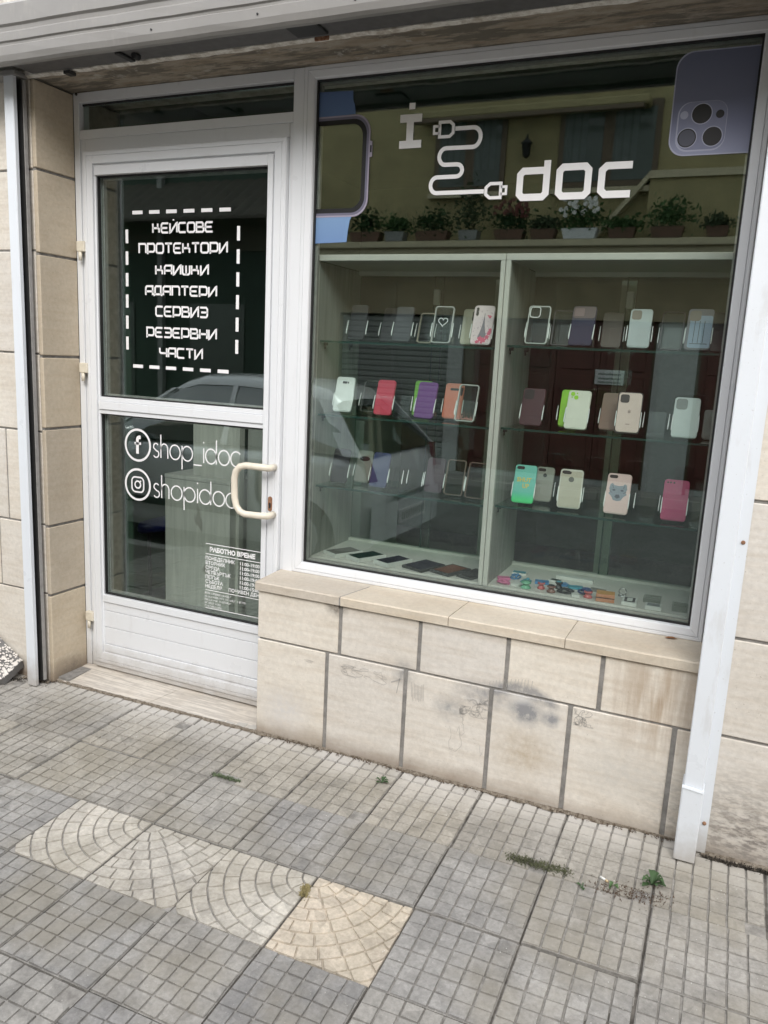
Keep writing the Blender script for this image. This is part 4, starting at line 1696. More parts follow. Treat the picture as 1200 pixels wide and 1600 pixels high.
# --- left bay, middle shelf
make_case('white case with a bank of small camera holes', 'L', 2, .078, .165, .084, .152, 'glossy white phone case at the left end of the middle shelf', pm('white', (.70, .74, .73), .3), 'mid')
make_case('smoky clear case behind the white one', 'L', 2, .150, .27, .072, .140, 'smoky clear phone case standing behind the white case on the middle shelf', pm('smoke_rim', (.10, .105, .10), .25), 'frame')
make_case('crimson case', 'L', 2, .268, .165, .080, .150, 'crimson red phone case without a visible camera hole on the middle left shelf', pm('crimson', (.50, .035, .075)), 'none')
make_stand(.335, .20, SHZ[('L', 2)] + .0008, .1, 'empty clear acrylic stand between the crimson and green cases')
make_case('leaf green case', 'L', 2, .395, .28, .078, .152, 'leaf green phone case partly hidden behind the purple case', pm('leaf_green', (.17, .42, .035)), 'none', yaw=.12)
make_case('purple case', 'L', 2, .452, .165, .085, .152, 'plain purple phone case on the middle left shelf', pm('purple', (.13, .035, .19)), 'none')
make_case('coral case', 'L', 2, .535, .27, .080, .150, 'coral orange phone case with a row of camera holes', pm('coral', (.62, .17, .10)), 'wide', yaw=.04)
t = make_case('clear glitter case', 'L', 2, .625, .175, .084, .152, 'clear phone case with rose glitter settled along its bottom edge', pm('clear_rim2', (.48, .50, .47), .2), 'frame')
flat_rr('camera_window', t, -.028, .120, .010, .034, .004, 'print_black', -.0112)
mb = MB()
for k in range(170):
    px, pz = qf.uniform(-.036, .036), .006 + abs(qf.gauss(0, .010))
    r_ = qf.uniform(.0007, .0016)
    mb.poly([(px - r_, -.0098 - qf.uniform(0, .0006), pz), (px, -.0099, pz - r_), (px + r_, -.0098, pz), (px, -.0097, pz + r_)])
mb.build('glitter', flat('glitter_rose', (.60, .28, .24), .25).name, t)
# --- left bay, bottom shelf
make_case('black case with a maroon top', 'L', 3, .073, .165, .078, .150, 'black phone case with a maroon top band at the left end of the lowest shelf', pm('ink', (.012, .012, .018)), 'none')
t = make_case('clear case printed with an eye', 'L', 3, .150, .24, .074, .142, 'grey phone case printed with a dark eye on the lowest left shelf', pm('eye_grey', (.22, .22, .20)), 'none')
mb = MB()
mb.poly([(.026 * math.cos(a), -.0112, .105 + .011 * math.sin(a)) for a in [2 * math.pi * u / 16 for u in range(16)]])
mb.build('printed_eye', 'print_black', t)
make_case('navy ribbed case', 'L', 3, .262, .165, .080, .150, 'navy blue ribbed phone case on the lowest left shelf', pm('navy', (.02, .03, .10)), 'none')
for k, (x, y) in enumerate(((.335, .20), (.415, .17))):
    make_stand(x, y, SHZ[('L', 3)] + .0008, .05 * k, ['empty clear acrylic stand right of the navy ribbed case', 'empty clear acrylic stand left of the dark plum case'][k])
make_case('dark plum case', 'L', 3, .500, .20, .078, .146, 'dark plum phone case behind clear stands on the lowest left shelf', pm('plum', (.055, .035, .05)), 'none')
make_case('taupe smoky case', 'L', 3, .592, .19, .080, .148, 'smoky taupe clear phone case left of the centre post on the lowest shelf', pm('taupe_rim', (.16, .13, .10), .3), 'frame')
make_case('brown smoky case', 'L', 3, .690, .17, .082, .148, 'smoky brown clear phone case beside the centre post on the lowest shelf', pm('brown_rim', (.14, .10, .075), .3), 'frame')
# --- right bay, top shelf
t = make_case('clear case with a square camera hole', 'R', 1, .888, .175, .084, .150, 'clear phone case with a bright rim and square camera hole beside the centre post', pm('clear_rim3', (.52, .54, .52), .2), 'frame')
mb = MB()
stroke(mb, rrect(.038, .040, .010, 4, -.016, .124), .003, -.0112, True)
mb.build('camera_rim', 'acrylic_edge', t)
make_case('smoky case behind the square hole case', 'R', 1, .962, .27, .076, .142, 'smoky dark phone case behind the clear square hole case on the top right shelf', pm('smoke2', (.10, .10, .10), .3), 'frame')
t = make_case('navy case with a mauve top', 'R', 1, 1.055, .175, .088, .152, 'navy phone case with a mauve top on the upper right shelf', pm('deep_navy', (.010, .009, .042)), 'none')
flat_rr('top_band', t, 0, .128, .084, .044, .010, flat('mauve_band', (.11, .075, .085)).name, -.0111)
flat_rr('camera_window', t, -.018, .128, .036, .030, .004, flat('mauve_window', (.20, .13, .14)).name, -.0116)
make_case('dark brown case right of the navy one', 'R', 1, 1.150, .28, .076, .138, 'dark brown phone case standing back between the navy and silver blue cases', pm('brown', (.07, .055, .04)), 'none')
make_case('silver blue case', 'R', 1, 1.262, .18, .078, .146, 'silver blue phone case with a grey camera corner on the upper right shelf', pm('silver_blue', (.36, .41, .42), .3), 'square', cam_mat='case_taupe_rim')
t = make_case('black rimmed clear case', 'R', 1, 1.365, .27, .080, .146, 'clear phone case with a black rim behind the rugged blue case', pm('dark_rim', (.035, .032, .03), .35), 'frame')
t = make_case('rugged blue case', 'R', 1, 1.463, .17, .086, .150, 'rugged steel blue armour phone case near the right end of the top shelf', pm('armour', (.12, .115, .13)), 'none')
flat_rr('armour_plate', t, .004, .066, .074, .118, .008, flat('armour_blue', (.22, .30, .40), .35).name, -.0112)
flat_rr('camera_window', t, -.018, .124, .038, .038, .010, 'case_taupe_rim', -.0118)
mb = MB()
for xx in (-.016, .0, .016):
    stroke(mb, [(xx, .025), (xx, .105)], .0018, -.0121)
stroke(mb, [(-.026, .022), (.032, .022)], .002, -.0121)
mb.build('armour_grooves', 'print_black', t)
make_case('jet black case at the right end', 'R', 1, 1.532, .27, .074, .146, 'jet black phone case half hidden at the right end of the top shelf', pm('jet', (.006, .006, .006)), 'none')
# --- right bay, middle shelf
make_case('maroon case', 'R', 2, .893, .175, .088, .148, 'dark maroon phone case beside the centre post on the middle shelf', pm('maroon', (.055, .018, .025)), 'square')
make_case('lime green rear case', 'R', 2, 1.022, .25, .074, .148, 'lime green phone case peeking out behind the cream case', pm('lime', (.30, .62, .03)), 'none', yaw=.03)
t = make_case('cream case with lime camera holes', 'R', 2, 1.068, .165, .086, .150, 'cream white phone case with lime green camera holes on the middle right shelf', pm('cream', (.66, .67, .58)), 'none')
for cx_, cz_, r_ in ((-.026, .135, .0085), (-.012, .122, .0085)):
    disc('camera_hole', t, cx_, cz_, r_, 'case_lime', -.0112)
for cx_, cz_ in ((-.010, .138), (-.028, .122)):
    disc('sensor_hole', t, cx_, cz_, .003, 'case_lime', -.0113)
make_case('dusty pink brown case', 'R', 2, 1.183, .25, .084, .146, 'dusty pink brown phone case half hidden behind the rose gold phone', pm('dusty', (.24, .155, .125)), 'none')
t = make_case('rose gold phone', 'R', 2, 1.257, .165, .090, .156, 'rose gold phone with a dark rim and fruit logo on the middle right shelf', pm('rose_rim', (.03, .025, .025)), 'none', cat='phone')
flat_rr('rose_back', t, 0, .078, .082, .148, .0105, flat('rose_gold', (.62, .49, .44), .3).name, -.0110)
flat_rr('camera_window', t, -.0195, .130, .032, .032, .008, 'print_black', -.0114)
apple('fruit_logo', t, .001, .082, .0125, flat('rose_logo', (.30, .23, .21)).name, -.0114)
flat_rr('word_mark', t, 0, .034, .015, .003, .001, 'rose_logo', -.0114)
make_stand(1.352, .20, SHZ[('R', 2)] + .0008, -.05, 'empty clear acrylic stand between the rose gold phone and the ice blue case')
make_case('ice blue case', 'R', 2, 1.455, .170, .088, .148, 'ice blue white phone case with a grey camera square on the middle right shelf', pm('ice', (.58, .64, .63)), 'square', cam_mat=flat('ice_window', (.20, .22, .21)).name)
make_case('grey case at the right end of the middle shelf', 'R', 2, 1.542, .25, .060, .11, 'small grey phone case by the right end of the middle shelf', pm('end_grey', (.30, .30, .29)), 'none', stand=False)
# --- right bay, lowest shelf
b = NB('case_mint_fade')
gx_ = b.n('ShaderNodeSeparateXYZ')
b.l(b.pos('Object'), gx_.inputs[0])
mr = b.n('ShaderNodeMapRange')
mr.inputs['From Min'].default_value = 0
mr.inputs['From Max'].default_value = .15
b.l(gx_.outputs['Z'], mr.inputs['Value'])
b.color(b.ramp(mr.outputs[0], [(.08, (.05, .60, .20)), (.28, (.12, .50, .40)), (.6, (.13, .47, .40)), (1, (.16, .50, .42))]))
b.rough(.4)
t = make_case('mint case with yellow words', 'R', 3, .890, .160, .086, .152, 'mint green phone case with yellow slogan lettering on the lowest right shelf', 'case_mint_fade', 'dual')
yl = flat('print_yellow', (.60, .50, .10)).name
text('SHUT', -.031, .084, .024, .058, .0008, parent=t, y=-.0113, mat=yl)
text('UP', -.006, .060, .024, .026, .0008, parent=t, y=-.0113, mat=yl)
t = make_case('grey clear case behind the mint one', 'R', 3, .948, .25, .072, .140, 'grey clear phone case with a dark round logo behind the mint green case', pm('grey_back', (.30, .29, .26)), 'dual')
disc('logo_hole', t, 0, .106, .008, 'print_black', -.0112)
t = make_case('champagne case', 'R', 3, 1.070, .165, .088, .152, 'champagne gold phone case with a pale rim and dark round logo hole', pm('pale_rim', (.60, .58, .52), .3), 'dual')
flat_rr('champagne_back', t, 0, .074, .080, .142, .009, flat('champagne', (.44, .41, .33), .35).name, -.0109)
flat_rr('camera_window', t, -.018, .138, .033, .012, .006, 'print_black', -.0112)
disc('logo_hole', t, 0, .112, .0105, flat('logo_brown', (.075, .065, .055)).name, -.0112)
make_stand(1.160, .20, SHZ[('R', 3)] + .0008, .03, 'empty clear acrylic stand between the champagne and pale pink cases')
t = make_case('pale pink case with a grey emblem', 'R', 3, 1.247, .162, .088, .154, 'pale pink phone case with a blue grey animal head print on the lowest shelf', pm('pale_pink', (.68, .49, .47)), 'dual')
head = flat('print_bluegrey', (.22, .25, .30)).name
mb = MB()
mb.poly([(x, -.0112, z) for x, z in ((-.030, .112), (-.022, .116), (-.016, .109), (.0, .107), (.016, .109), (.022, .116), (.030, .112), (.033, .095), (.028, .084), (.034, .076), (.022, .066), (.014, .052), (.0, .049), (-.014, .052), (-.022, .066), (-.034, .076), (-.028, .084), (-.033, .095))])
mb.build('printed_head', head, t)
mb = MB()
mb.poly([(x, -.0115, z) for x, z in ((-.010, .064), (.0, .058), (.010, .064), (.006, .074), (-.006, .074))])
for sx_ in (-1, 1):
    mb.poly([(sx_ * .015 + .006 * math.cos(a), -.0115, .090 + .0035 * math.sin(a)) for a in [2 * math.pi * u / 10 for u in range(10)]])
    stroke(mb, [(sx_ * .022, .108), (sx_ * .018, .098)], .002, -.0115)
    stroke(mb, [(sx_ * .031, .086), (sx_ * .020, .080)], .002, -.0115)
mb.build('printed_face', 'print_lens_grey', t)
make_stand(1.352, .20, SHZ[('R', 3)] + .0008, -.02, 'empty clear acrylic stand between the pale pink and magenta cases')
t = make_case('magenta case', 'R', 3, 1.452, .165, .088, .152, 'magenta phone case with tiny camera holes at the right of the lowest shelf', pm('magenta', (.42, .03, .13)), 'none')
for cx_ in (-.032, -.022, -.010):
    disc('camera_hole', t, cx_, .140, .0034, 'print_black', -.0112)
make_stand(1.540, .20, SHZ[('R', 3)] + .0008, 0, 'empty clear acrylic stand right of the magenta case')

# ------------------------------------------------------------------ things on the cabinet floor
FZ = .0045
cardw = flat('carton_white', (.62, .63, .60), .5).name
pic = {}


def carton(label, x, y, w_, d_, h_, rot, top, side=cardw, marg=.008, cat='box', group='flat boxes on the cabinet floor', inner=None):
    t = empty('flat_box', (x, y, FZ), label, cat, group, rot=(0, 0, rot))
    MB().box(-w_ / 2, w_ / 2, -d_ / 2, d_ / 2, 0, h_, .0012).build('carton', side, t)
    mb = MB()
    mb.poly([(-w_ / 2 + marg, -d_ / 2 + marg, h_ + .0006), (w_ / 2 - marg, -d_ / 2 + marg, h_ + .0006), (w_ / 2 - marg, d_ / 2 - marg, h_ + .0006), (-w_ / 2 + marg, d_ / 2 - marg, h_ + .0006)])
    mb.build('picture', top, t)
    if inner:
        mb = MB()
        m2 = marg * 2.2
        mb.poly([(-w_ / 2 + m2, -d_ / 2 + m2, h_ + .0011), (w_ / 2 - m2, -d_ / 2 + m2, h_ + .0011), (w_ / 2 - m2, d_ / 2 - m2, h_ + .0011), (-w_ / 2 + m2, d_ / 2 - m2, h_ + .0011)])
        mb.build('picture', inner, t)
    return t


g1 = flat('picture_grey', (.17, .165, .155)).name
g2 = flat('picture_green_black', (.018, .04, .035)).name
g3 = flat('picture_blue_black', (.035, .035, .05)).name
g4 = flat('picture_charcoal', (.05, .05, .05)).name
g5 = flat('picture_rust', (.17, .07, .045)).name
dk = flat('carton_dark', (.055, .055, .055)).name
carton('white flat box with a grey picture at the far left of the cabinet floor', .105, .175, .095, .150, .017, -.5, g1)
carton('white flat box with a green black picture, second from the left', .222, .165, .090, .155, .017, -.45, g2)
carton('white flat box with a blue black picture, third from the left', .355, .155, .088, .150, .018, -.4, g3)
carton('charcoal flat box with a black picture right of the white boxes', .490, .17, .110, .155, .012, -.35, g3, dk, .006)
carton('charcoal flat box with a rust brown picture', .610, .17, .100, .150, .012, -.35, g5, dk, .012)
carton('charcoal flat box tucked beside the centre post', .712, .165, .075, .140, .012, -.3, g4, dk, .006)
# right bay
oc = flat('carton_orange', (.50, .26, .08)).name
oc2 = flat('carton_orange_side', (.50, .22, .12)).name
t = carton('small orange box with a black band', 1.250, .115, .068, .055, .030, .12, oc, oc2, .001, group='small accessories on the cabinet floor')
MB().box(-.0345, .0345, -.0285, -.0272, .015, .018).build('band', 'print_black', t)
carton('white charger box with two dark pictures', 1.338, .130, .055, .080, .014, .05, g4, cardw, .008, group='small accessories on the cabinet floor', inner=cardw)
carton('white box with one pale square picture', 1.425, .112, .058, .050, .014, .05, flat('picture_pale', (.20, .21, .22)).name, cardw, .007, group='small accessories on the cabinet floor')
carton('clear plastic box behind the white boxes', 1.412, .200, .062, .055, .020, .0, 'clear_case', 'clear_case', .006, group='small accessories on the cabinet floor')
carton('clear plastic box in the right corner', 1.515, .150, .055, .070, .020, .05, 'clear_case', 'clear_case', .006, group='small accessories on the cabinet floor')
carton('long pale grey box near the back track', 1.095, .33, .150, .030, .014, -.02, flat('picture_white', (.58, .60, .59)).name, cardw, .003, group='small accessories on the cabinet floor')


def coil(label, x, y, r_, th, mat, turns=2.4, seed=1, cat='earphones'):
    q_ = random.Random(seed)
    t = empty('coiled_earphones', (x, y, FZ), label, cat, 'small accessories on the cabinet floor', rot=(0, 0, q_.uniform(0, 6)))
    pts = []
    n_ = int(turns * 14)
    for k in range(n_ + 1):
        a = 2 * math.pi * turns * k / n_
        rk = r_ * (1 + .16 * math.sin(a * 1.7 + seed))
        pts.append((rk * math.cos(a), rk * .72 * math.sin(a), th + k / n_ * th * 3 + .0015 * math.sin(3 * a)))
    MB().tube(pts, th, 6).build('cable', mat, t)
    for s in (-1, 1):
        MB().lathe([(.001, 0), (.0055, .001), (.0065, .006), (.003, .011)], 8).build('earbud', mat, t, loc=(s * r_ * .5, r_ * .1 * s, .008), rot=(1.1, .3 * s, 0))
    return t


def pod(label, x, y, w_, mat, mat2, seed=0, cat='phone grip'):
    q_ = random.Random(seed)
    t = empty('phone_grip', (x, y, FZ), label, cat, 'small accessories on the cabinet floor', rot=(0, 0, q_.uniform(-.4, .4)))
    MB().lathe([(w_ * .5, 0), (w_ * .52, .004), (w_ * .42, .007), (w_ * .30, .013), (w_ * .34, .018), (w_ * .5, .020), (w_ * .48, .025), (w_ * .1, .027)], 14).build('grip', mat, t)
    MB().lathe([(w_ * .36, .0272), (w_ * .34, .0285), (w_ * .05, .0288)], 12).build('cap', mat2, t)
    return t


pk = flat('acc_pink', (.60, .18, .33)).name
bl = flat('acc_blue', (.05, .20, .40)).name
gr = flat('acc_green', (.16, .40, .26)).name
rd = flat('acc_red', (.45, .10, .10)).name
bk = flat('acc_black', (.02, .022, .025)).name
tl = flat('acc_teal', (.05, .26, .34)).name
coil('pink coiled earphones beside the centre post', .850, .125, .026, .0028, pk, 3.0, 2)
coil('blue coiled earphones at the back left of the right bay', .872, .235, .030, .0020, bl, 2.2, 3)
coil('blue and slack coiled cable behind the green grip', .925, .195, .026, .0020, tl, 2.0, 4)
coil('black coiled earphones in the middle of the accessories', 1.095, .135, .030, .0026, bk, 2.8, 5)
coil('dark blue coiled cable left of the orange box', 1.165, .170, .032, .0030, flat('acc_navy', (.03, .06, .17)).name, 2.6, 6)
pod('pale green round phone grip near the glass', .945, .110, .040, gr, gr, 1)
pod('blue topped red phone grip beside the green grip', 1.000, .135, .030, rd, bl, 2)
pod('brown red phone grip near the glass', 1.045, .110, .034, flat('acc_brown', (.20, .10, .08)).name, bk, 3)
pod('teal topped dark phone grip behind the brown one', 1.060, .180, .030, bk, tl, 4)
pod('red phone grip with a navy top left of the orange box', 1.185, .118, .034, rd, 'acc_navy', 5)
for k, (x, y, w_, d_, rot_, top_, lab_) in enumerate((
        (.835, .185, .05, .035, .4, pk, 'pink card packet behind the pink earphones'),
        (.905, .120, .030, .040, -.3, 'carton_white', 'small white packet left of the green grip'),
        (.985, .215, .055, .040, .2, bl, 'blue card packet at the back of the accessories'),
        (1.030, .265, .050, .035, -.2, g2, 'green black packet near the back track'),
        (1.120, .215, .060, .035, .3, tl, 'teal card packet behind the black earphones'),
        (1.140, .105, .030, .036, .2, 'carton_white', 'small white packet left of the red navy grip'),
        (1.205, .225, .060, .030, -.1, g1, 'grey card packet behind the orange box'),
        (.870, .300, .060, .040, .1, tl, 'teal packet at the back left corner of the right bay'),
        (1.070, .230, .036, .036, .6, bl, 'square blue packet behind the teal grip'))):
    carton(lab_, x, y, w_, d_, .009, rot_, top_, cardw if k % 2 else top_, .004, 'packet', 'small accessories on the cabinet floor')
t = empty('metal_ring', (1.300, .215, FZ), 'silver finger ring holder on the cabinet floor', 'ring holder', 'small accessories on the cabinet floor')
mb = MB()
mb.tube([(.014 * math.cos(2 * math.pi * k / 18), .004, .016 + .014 * math.sin(2 * math.pi * k / 18)) for k in range(19)], .0022, 6)
mb.build('ring', plain('silver_metal', (.55, .55, .55), .25, 1.0).name, t)
MB().lathe([(.016, 0), (.016, .003), (.005, .004)], 12).build('base', 'silver_metal', t)

# ------------------------------------------------------------------ inside, seen through the door
ct = empty('shop_counter', (-.93, .62, -.705), 'pale wood grain shop counter seen through the lower door pane', 'counter')
def cpart(name, mat, *a, bev=0.0, root=ct):
    o = box(name, mat, root, *a, bev)
    o.matrix_parent_inverse = Matrix.Translation(-Vector(root.location))
    return o
cpart('front_panel', 'pale_laminate', -1.141, -.722, .500, .518, -.704, .178)
cpart('worktop', 'pale_laminate', -1.143, -.720, .496, .80, .180, .200, bev=.002)
cpart('side_panel', 'pale_laminate', -1.141, -.723, .520, .80, -.704, .178)
tp = empty('tall_panel', (-.82, .66, -.705), 'tall pale wood panel rising behind the counter inside the door', 'panel')
o = cpart('board', 'pale_laminate', -.998, -.728, .555, .60, .201, .535, root=tp)
cpart('edge_strip', 'pale_laminate', -.7275, -.705, .556, .60, -.70, .535, root=tp)
sc_ = empty('side_cabinet', (-.4, .8, -.705), 'darker grey cabinet side right of the tall panel inside the shop', 'cabinet')
plain('grey_laminate', (.30, .31, .29), .5)  # even grey, darker than the counter laminate
cpart('body', 'grey_laminate', -.700, -.030, .62, 1.10, -.704, .56, bev=.003, root=sc_)
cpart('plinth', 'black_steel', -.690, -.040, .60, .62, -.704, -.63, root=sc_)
MB().prism([(-.36 + .09 * math.cos(a), .6185, .38 + .025 * math.sin(a)) for a in [2 * math.pi * k / 16 for k in range(16)]], (0, 0, 0), (0, -.003, 0)).build('oval_plate', 'black_steel', sc_).matrix_parent_inverse = Matrix.Translation(-Vector(sc_.location))
st = empty('stool', (-1.82, 1.15, -.705), 'stool with a dark blue round seat in the dim interior', 'stool')
MB().lathe([(.02, .40), (.17, .40), (.19, .42), (.19, .455), (.16, .475), (.02, .48)], 20).build('seat', 'blue_vinyl', st)
for k in range(4):
    a = R(45 + 90 * k)
    MB().tube([(.10 * math.cos(a), .10 * math.sin(a), .40), (.19 * math.cos(a), .19 * math.sin(a), 0)], .011, 8).build('leg', 'black_steel', st)

# ================================================================== ACROSS THE STREET (seen in the glass)
plain('ochre_wall', (.33, .285, .145), .9, var=.18, bump=.004, scale=3)
plain('ochre_trim', (.50, .45, .30), .85, var=.12)
plain('buff_wall', (.27, .215, .13), .9, var=.2, scale=3)
plain('grey_wall', (.035, .055, .04), .9, var=.2, scale=3)
plain('grey_band', (.09, .085, .06), .9, var=.2)
plain('oxblood', (.10, .028, .02), .5, var=.2, scale=4)
plain('pilaster_grey', (.42, .43, .41), .85, var=.15)
plain('slat_grey', (.20, .205, .19), .5, var=.15)
plain('window_dark', (.06, .075, .06), .2, var=.1)
plain('curtain', (.13, .15, .14), .9, var=.2, scale=9)
plain('brown_wood', (.12, .085, .05), .6, var=.2)
plain('terracotta', (.12, .065, .04), .8, var=.2)
plain('trough_white', (.62, .64, .62), .6, var=.1)
plain('soil', (.03, .022, .016), .95)
plain('roof_clay', (.06, .052, .04), .85, var=.3, scale=6)
HF = -8.40
house = empty('opposite_house', (-1, HF, ROADZ), 'ochre house across the street reflected in the display window', 'house')


def hpart(name, mat, *a, bev=0.0, root=house):
    o = box(name, mat, root, *a, bev)
    o.matrix_parent_inverse = Matrix.Translation(-Vector(root.location))
    return o


hpart('upper_wall', 'ochre_wall', -4.7, 6.0, HF - .4, HF, 2.30, 5.0)
hpart('ground_wall', 'buff_wall', -4.7, 6.0, HF - .4, HF - .02, 1.52, 2.299)
hpart('ground_wall', 'buff_wall', -4.7, -4.25, HF - .4, HF - .02, -.85, 1.519)
hpart('plinth', 'pilaster_grey', -4.7, 6.0, HF - .5, HF - .16, -.85, -.55)
hpart('terrace_ledge', 'ochre_trim', -4.7, 6.0, HF + .001, HF + .52, 2.40, 2.49, bev=.01)
hpart('terrace_ledge', 'ochre_trim', -4.7, 6.0, HF + .001, HF + .44, 2.31, 2.399)
hpart('pilaster', 'pilaster_grey', .50, 1.04, HF - .35, HF - .115, -.85, 1.515)
hpart('pilaster', 'pilaster_grey', -2.45, -2.22, HF - .35, HF - .08, -.85, 1.515)
# red panelled doors
for k, (x0, x1) in enumerate(((-2.05, -1.45), (-1.44, -.84), (-.83, -.23), (-.22, .46), (1.08, 1.7), (1.71, 2.3))):
    d = hpart('red_door', 'oxblood', x0, x1, HF - .2, HF - .14, -.70, 1.50)
    for z0, z1 in ((-.55, .05), (.13, .75), (.83, 1.42)):
        q_ = MB().box(x0 + .08, x1 - .08, HF - .139, HF - .120, z0, z1, .012).build('door_panel', 'oxblood', d)
hpart('lintel_beam', 'buff_wall', -2.2, 6, HF - .35, HF - .015, 1.50, 1.5195)
hpart('ground_wall', 'pilaster_grey', 2.31, 6.0, HF - .35, HF - .03, -.85, 1.50)
hpart('backing', 'oxblood', -4.69, 6.0, HF - .46, HF - .405, -.85, 2.25)
hpart('door_jamb', 'brown_wood', .461, .499, HF - .3, HF - .15, -.85, 1.50)
hpart('door_jamb', 'brown_wood', 1.041, 1.079, HF - .3, HF - .15, -.85, 1.50)
hpart('door_jamb', 'brown_wood', -2.219, -2.051, HF - .3, HF - .13, -.85, 1.50)
sg = hpart('plaque', 'trough_white', -.27, .12, HF - .118, HF - .105, .64, .84)
mb = MB()
for z in (.78, .72, .67):
    mb.box(-.23, .08, HF - .1045, HF - .1035, z - .012, z + .012)
o = mb.build('plaque_lines', 'slat_grey', sg)
# grey roller shutter slats
for k in range(26):
    z = -.72 + k * .085
    mb = MB()
    mb.prism([(-4.24, HF - .13, z), (-4.24, HF - .115, z + .022), (-4.24, HF - .115, z + .060), (-4.24, HF - .13, z + .083)], (0, 0, 0), (1.78, 0, 0))
    o = mb.build('shutter_slat', 'slat_grey', house)
    o.matrix_parent_inverse = Matrix.Translation(-Vector(house.location))
# upper windows
for x0, x1 in ((-2.79, -1.75), (-1.02, .28)):
    fr_ = hpart('window_frame', 'brown_wood', x0, x1, HF - .02, HF + .03, 3.20, 4.26)
    n_ = 2
    ww = (x1 - x0) / n_
    for k in range(n_):
        a, c_ = x0 + k * ww + .07, x0 + (k + 1) * ww - .07
        p_ = MB().box(a, c_, HF + .031, HF + .036, 3.29, 4.17).build('pane', 'window_dark', fr_)
        for s in range(3):
            p_ = MB().box(a + .03 + s * .1, a + .10 + s * .1, HF + .0365, HF + .040, 3.5, 4.15).build('curtain', 'curtain', fr_)
    hpart('window_sill', 'ochre_trim', x0 - .05, x1 + .05, HF - .01, HF + .12, 3.13, 3.195)
# stair parapet
mb = MB()
mb.prism([(-.42, HF + .02, 2.50), (.22, HF + .02, 3.28), (.22, HF + .02, 3.36), (-.50, HF + .02, 2.50)], (0, 0, 0), (0, .16, 0))
o = mb.build('stair_rail', 'ochre_trim', house)
o.matrix_parent_inverse = Matrix.Translation(-Vector(house.location))
hpart('stair_rail', 'ochre_trim', .221, 4.0, HF + .02, HF + .18, 3.27, 3.36)
hpart('stair_wall', 'ochre_wall', .221, 4.0, HF + .01, HF + .14, 2.50, 3.269)
hpart('roof', 'roof_clay', -4.9, 6.2, HF - 3, HF + .3, 5.0, 5.12)
# lantern
ln = empty('wall_lantern', (-1.43, HF, 3.73), 'dark wall lantern on the ochre house across the street', 'lantern')
MB().lathe([(.015, -.13), (.05, -.10), (.065, .05), (.08, .06), (.02, .12), (.01, .15)], 10, (0, .14, 0)).build('lamp_body', 'black_steel', ln)
MB().tube([(0, .0, .05), (0, .10, .12), (0, .14, .17)], .014, 6).build('arm', 'black_steel', ln)
# awning
aw = empty('awning', (-1.4, HF, 4.1), 'rolled up ochre awning with folding arms above the windows across the street', 'awning')
a1 = hpart('cassette', 'ochre_wall', -3.05, .14, HF + .03, HF + .30, 4.14, 4.25, bev=.02, root=aw)
a1 = hpart('front_bar', 'brown_wood', -3.0, .10, HF + .44, HF + .50, 4.03, 4.09, bev=.01, root=aw)
for x in (-2.6, -.2):
    o = MB().tube([(x, HF + .3, 4.12), (x + .2, HF + .42, 4.04), (x + .3, HF + .47, 4.05)], .018, 6).build('folding_arm', 'black_steel', aw)
    o.matrix_parent_inverse = Matrix.Translation(-Vector(aw.location))

b = NB('leaf_green')
b.color(b.mix(b.rnd(), (.05, .11, .03), (.08, .15, .05)))
b.rough(.6)
plain('leaf_dusty', (.085, .115, .055), .7, var=.3)
plain('leaf_dark', (.04, .085, .026), .65, var=.3)
plain('petal_white', (.72, .72, .68), .6)
plain('petal_red', (.13, .025, .02), .6)


def leaves(mb, n_, cx, cy, cz, rx, ry, rz, size, rnd_, up=.3):
    for _ in range(n_):
        u = Vector((rnd_.gauss(0, .45), rnd_.gauss(0, .45), rnd_.gauss(0, .45)))
        p = Vector((cx + u.x * rx, cy + u.y * ry, cz + u.z * rz))
        d = Vector((rnd_.gauss(0, 1), rnd_.gauss(0, 1), rnd_.gauss(up, .8))).normalized()
        s_ = d.orthogonal().normalized()
        L = size * rnd_.uniform(.6, 1.3)
        mb.poly([p, p + d * L * .5 + s_ * L * .28, p + d * L, p + d * L * .5 - s_ * L * .28])


pots = [(-3.63, .5, 'terracotta', .30, .38, None, 'long terracotta pot with a trailing plant at the far left of the reflected ledge'),
        (-3.16, .3, 'slat_grey', .30, .24, None, 'grey pot with a grey green plant second from the left on the reflected ledge'),
        (-2.60, .5, 'terracotta', .42, .34, None, 'wide leafy green plant in a low pot on the reflected ledge'),
        (-2.06, .28, 'slat_grey', .30, .80, None, 'tall twiggy shrub in a grey pot on the reflected ledge'),
        (-1.49, .42, 'terracotta', .40, .38, 'petal_red', 'terracotta pot of red geraniums on the reflected ledge'),
        (-1.03, .34, 'terracotta', .26, .18, None, 'low terracotta bowl left of the white trough on the reflected ledge'),
        (-.55, .46, 'trough_white', .40, .36, 'petal_white', 'white trough of white flowers on the reflected ledge'),
        (-.02, .34, 'terracotta', .30, .14, None, 'low spreading plant right of the white trough on the reflected ledge'),
        (.53, .40, 'terracotta', .36, .40, None, 'terracotta pot with an upright bush at the right of the reflected ledge'),
        (1.11, .26, 'terracotta', .22, .14, None, 'small plant at the far right of the reflected ledge')]
qp = random.Random(77)
